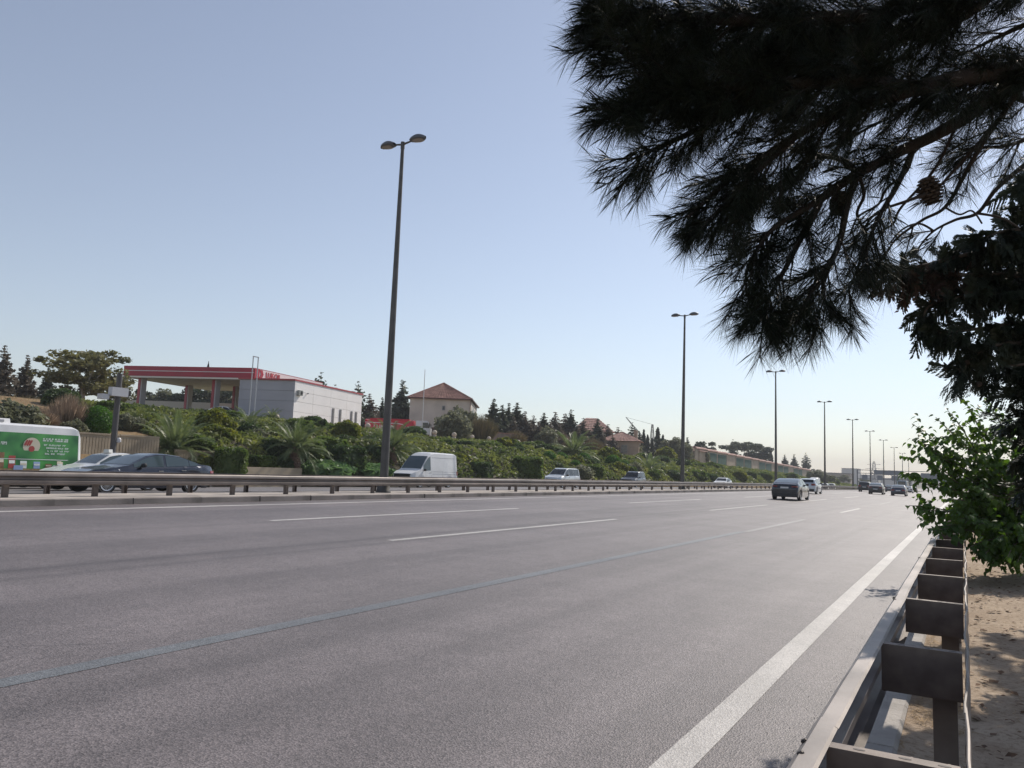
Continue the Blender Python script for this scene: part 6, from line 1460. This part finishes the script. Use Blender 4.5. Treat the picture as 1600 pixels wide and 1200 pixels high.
# stems to tips seen in the picture
TIPS = [(1505, 622, 16.2), (1480, 640, 16), (1462, 652, 15.7), (1428, 664, 15.4), (1440, 690, 15.4), (1425, 686, 15.2), (1436, 715, 15.2), (1412, 738, 15.), (1430, 752, 15.), (1418, 742, 15.2), (1420, 790, 14.6), (1442, 797, 14.6), (1465, 822, 14.4), (1458, 830, 14.2), (1470, 760, 15.2), (1490, 780, 14.8), (1500, 810, 14.6), (1510, 700, 15.6), (1530, 660, 16), (1545, 630, 16.4), (1560, 640, 16.6), (1540, 720, 15.4), (1560, 690, 16), (1590, 660, 16.4),
        (1480, 700, 15.6), (1500, 730, 15.4), (1520, 760, 15), (1550, 780, 14.8), (1580, 760, 15), (1600, 720, 15.6), (1530, 820, 14.4), (1560, 840, 14.2), (1590, 820, 14.4), (1610, 850, 14.2), (1525, 872, 14.6), (1550, 880, 14.4), (1590, 878, 14.3), (1630, 880, 14.2), (1545, 830, 15.2), (1575, 800, 15.4), (1510, 770, 15.8), (1500, 800, 15.6), (1535, 790, 16), (1620, 820, 15.4), (1600, 850, 15.2), (1540, 865, 14.2), (1575, 870, 14.0), (1515, 855, 14.3), (1620, 800, 14.6), (1640, 740, 15.4), (1650, 690, 16), (1620, 640, 17), (1490, 665, 16.2), (1456, 735, 15.2), (1470, 720, 15.6), (1600, 780, 15.6), (1650, 840, 14.4), (1570, 720, 16.6), (1525, 690, 17.2), (1555, 750, 17), (1600, 690, 17.4)]
LP, LD, LS, TIPF = [], [], [], []
for ti, (px, py, r) in enumerate(TIPS):
    tip = ray_pt(px, py, r); root = BO + np.array([rnd.uniform(-.25, .25), rnd.uniform(-.25, .25), .05])
    P = smooth_poly([root, root * .55 + tip * .45 + np.array([0, 0, .25 + .25 * rnd.random()]), root * .2 + tip * .8 + np.array([0, 0, .2]), tip], 19)
    MB().tube(P - BO, np.linspace(.022, .004, len(P)), 5).build('stem', STEM, bush, 60)
    S = np.r_[0, np.cumsum(np.linalg.norm(np.diff(P, axis=0), axis=1))]; L = S[-1]
    side = []
    for k in range(17):                                            # side shoots
        s = L * rnd.uniform(.35, .97); q = np.array([np.interp(s, S, P[:, j]) for j in range(3)]); i = max(1, min(np.searchsorted(S, s), 18)); tg = P[i] - P[i - 1]; tg /= np.linalg.norm(tg)
        d = tg * .35 + rdirs(1)[0] * .9; d[2] = d[2] + .1; side.append((q, d / np.linalg.norm(d), rnd.uniform(.25, .75) * (1.15 - .5 * s / L)))
    side.append((P[-6], (P[-1] - P[-6]) / np.linalg.norm(P[-1] - P[-6]), float(np.linalg.norm(P[-1] - P[-6])) + .1))
    for si, (q, d, ln) in enumerate(side):
        nlf = int(ln / (.085 if si >= 17 else .07)) + 2
        for j in range(nlf):
            t = (j + rnd.random() * .6) / nlf; sd = 1 if j % 2 else -1; h_ = np.cross(d, [0, 0, 1.]); h_ /= np.linalg.norm(h_) + 1e-9
            ld = d * .55 + h_ * sd * .75 + rdirs(1)[0] * .3 + np.array([0, 0, -.6 - .5 * rnd.random()]); LP.append(q + d * ln * t); LD.append(ld / np.linalg.norm(ld)); LS.append(rnd.uniform(.075, .15) * (1 - .25 * t)); TIPF.append(px < 1520 and (si >= 17 or t > .3))
LP, LD, LS, TIPF = np.array(LP), np.array(LD), np.array(LS), np.array(TIPF)
Nn = np.tile(np.array([.0, -.1, 1.]), (len(LP), 1)) + rdirs(len(LP)) * .55; Xv = np.cross(LD, Nn); Xv /= np.linalg.norm(Xv, axis=1)[:, None]; Zv = np.cross(Xv, LD)
px_ = np.array([(800 + F * c[0] / -c[2], c[2]) for c in ((ROT.T @ (p - EYE)) for p in LP)])
order = np.argsort(px_[:, 0]); single = [i for i in order if TIPF[i]][:240]; sset = set(single)
for i in single:
    o = put('leaf', LEAFM, bush); o.matrix_basis = Matrix([[*(Xv[i][a] * LS[i] if b == 0 else LD[i][a] * LS[i] if b == 1 else Zv[i][a] * LS[i] for b in range(3)), LP[i][a] - BO[a]] for a in range(3)] + [[0, 0, 0, 1]])
rest = np.array([i for i in range(len(LP)) if i not in sset])
V = (LP[rest] - BO)[:, None, :] + (LT[None, :, 0:1] * Xv[rest][:, None] + LT[None, :, 1:2] * LD[rest][:, None] + LT[None, :, 2:3] * Zv[rest][:, None]) * LS[rest][:, None, None]
Fq = (LTF[None] + (np.arange(len(rest)) * len(LT))[:, None, None]).reshape(-1, 4)
put('foliage', fmesh('foliage', V.reshape(-1, 3), Fq, BLEAF), bush, kind='stuff')
print('bush leaves', len(LP), 'tri count', sum(len(o.data.polygons) for o in COL.objects if o.type == 'MESH'))

# ---- grit along the road edge
ng = 900; bm_ = MB()
for i in range(ng):
    y = 2 + 14 * rnd.random() ** 1.6; x = -.6 - abs(rnd.gauss(0, .22)); s_ = rnd.uniform(.002, .006); z = float(zroad(x, y)) + .003
    a = rnd.uniform(0, 3.14); u = np.array([math.cos(a), math.sin(a), 0]) * s_; w_ = np.array([-math.sin(a), math.cos(a), 0]) * s_ * .7
    c = np.array([x, y, z]); bm_.add([c - u - w_, c + u - w_ * .8, c + u * .7 + w_, c - u * .8 + w_, c + np.array([0, 0, s_ * .9])], [(0, 1, 4), (1, 2, 4), (2, 3, 4), (3, 0, 4)])
bm_.build('grit', mat('grit_stone', (.3, .27, .25), .9, var=.3, vscale=40), None, None, kind='stuff')

# ---- haze in the air
hz = bpy.data.materials.new('haze'); hz.use_nodes = True; hz.node_tree.nodes.clear()
pv = hz.node_tree.nodes.new('ShaderNodeVolumePrincipled'); pv.inputs['Color'].default_value = (.92, .93, .97, 1); pv.inputs['Density'].default_value = .00042; pv.inputs['Anisotropy'].default_value = .0
ho = hz.node_tree.nodes.new('ShaderNodeOutputMaterial'); hz.node_tree.links.new(pv.outputs[0], ho.inputs['Volume'])
hb_ = MB().box(-1500, 1100, -400, 2500, -9, 62).build('haze', hz); hb_['kind'] = 'stuff'
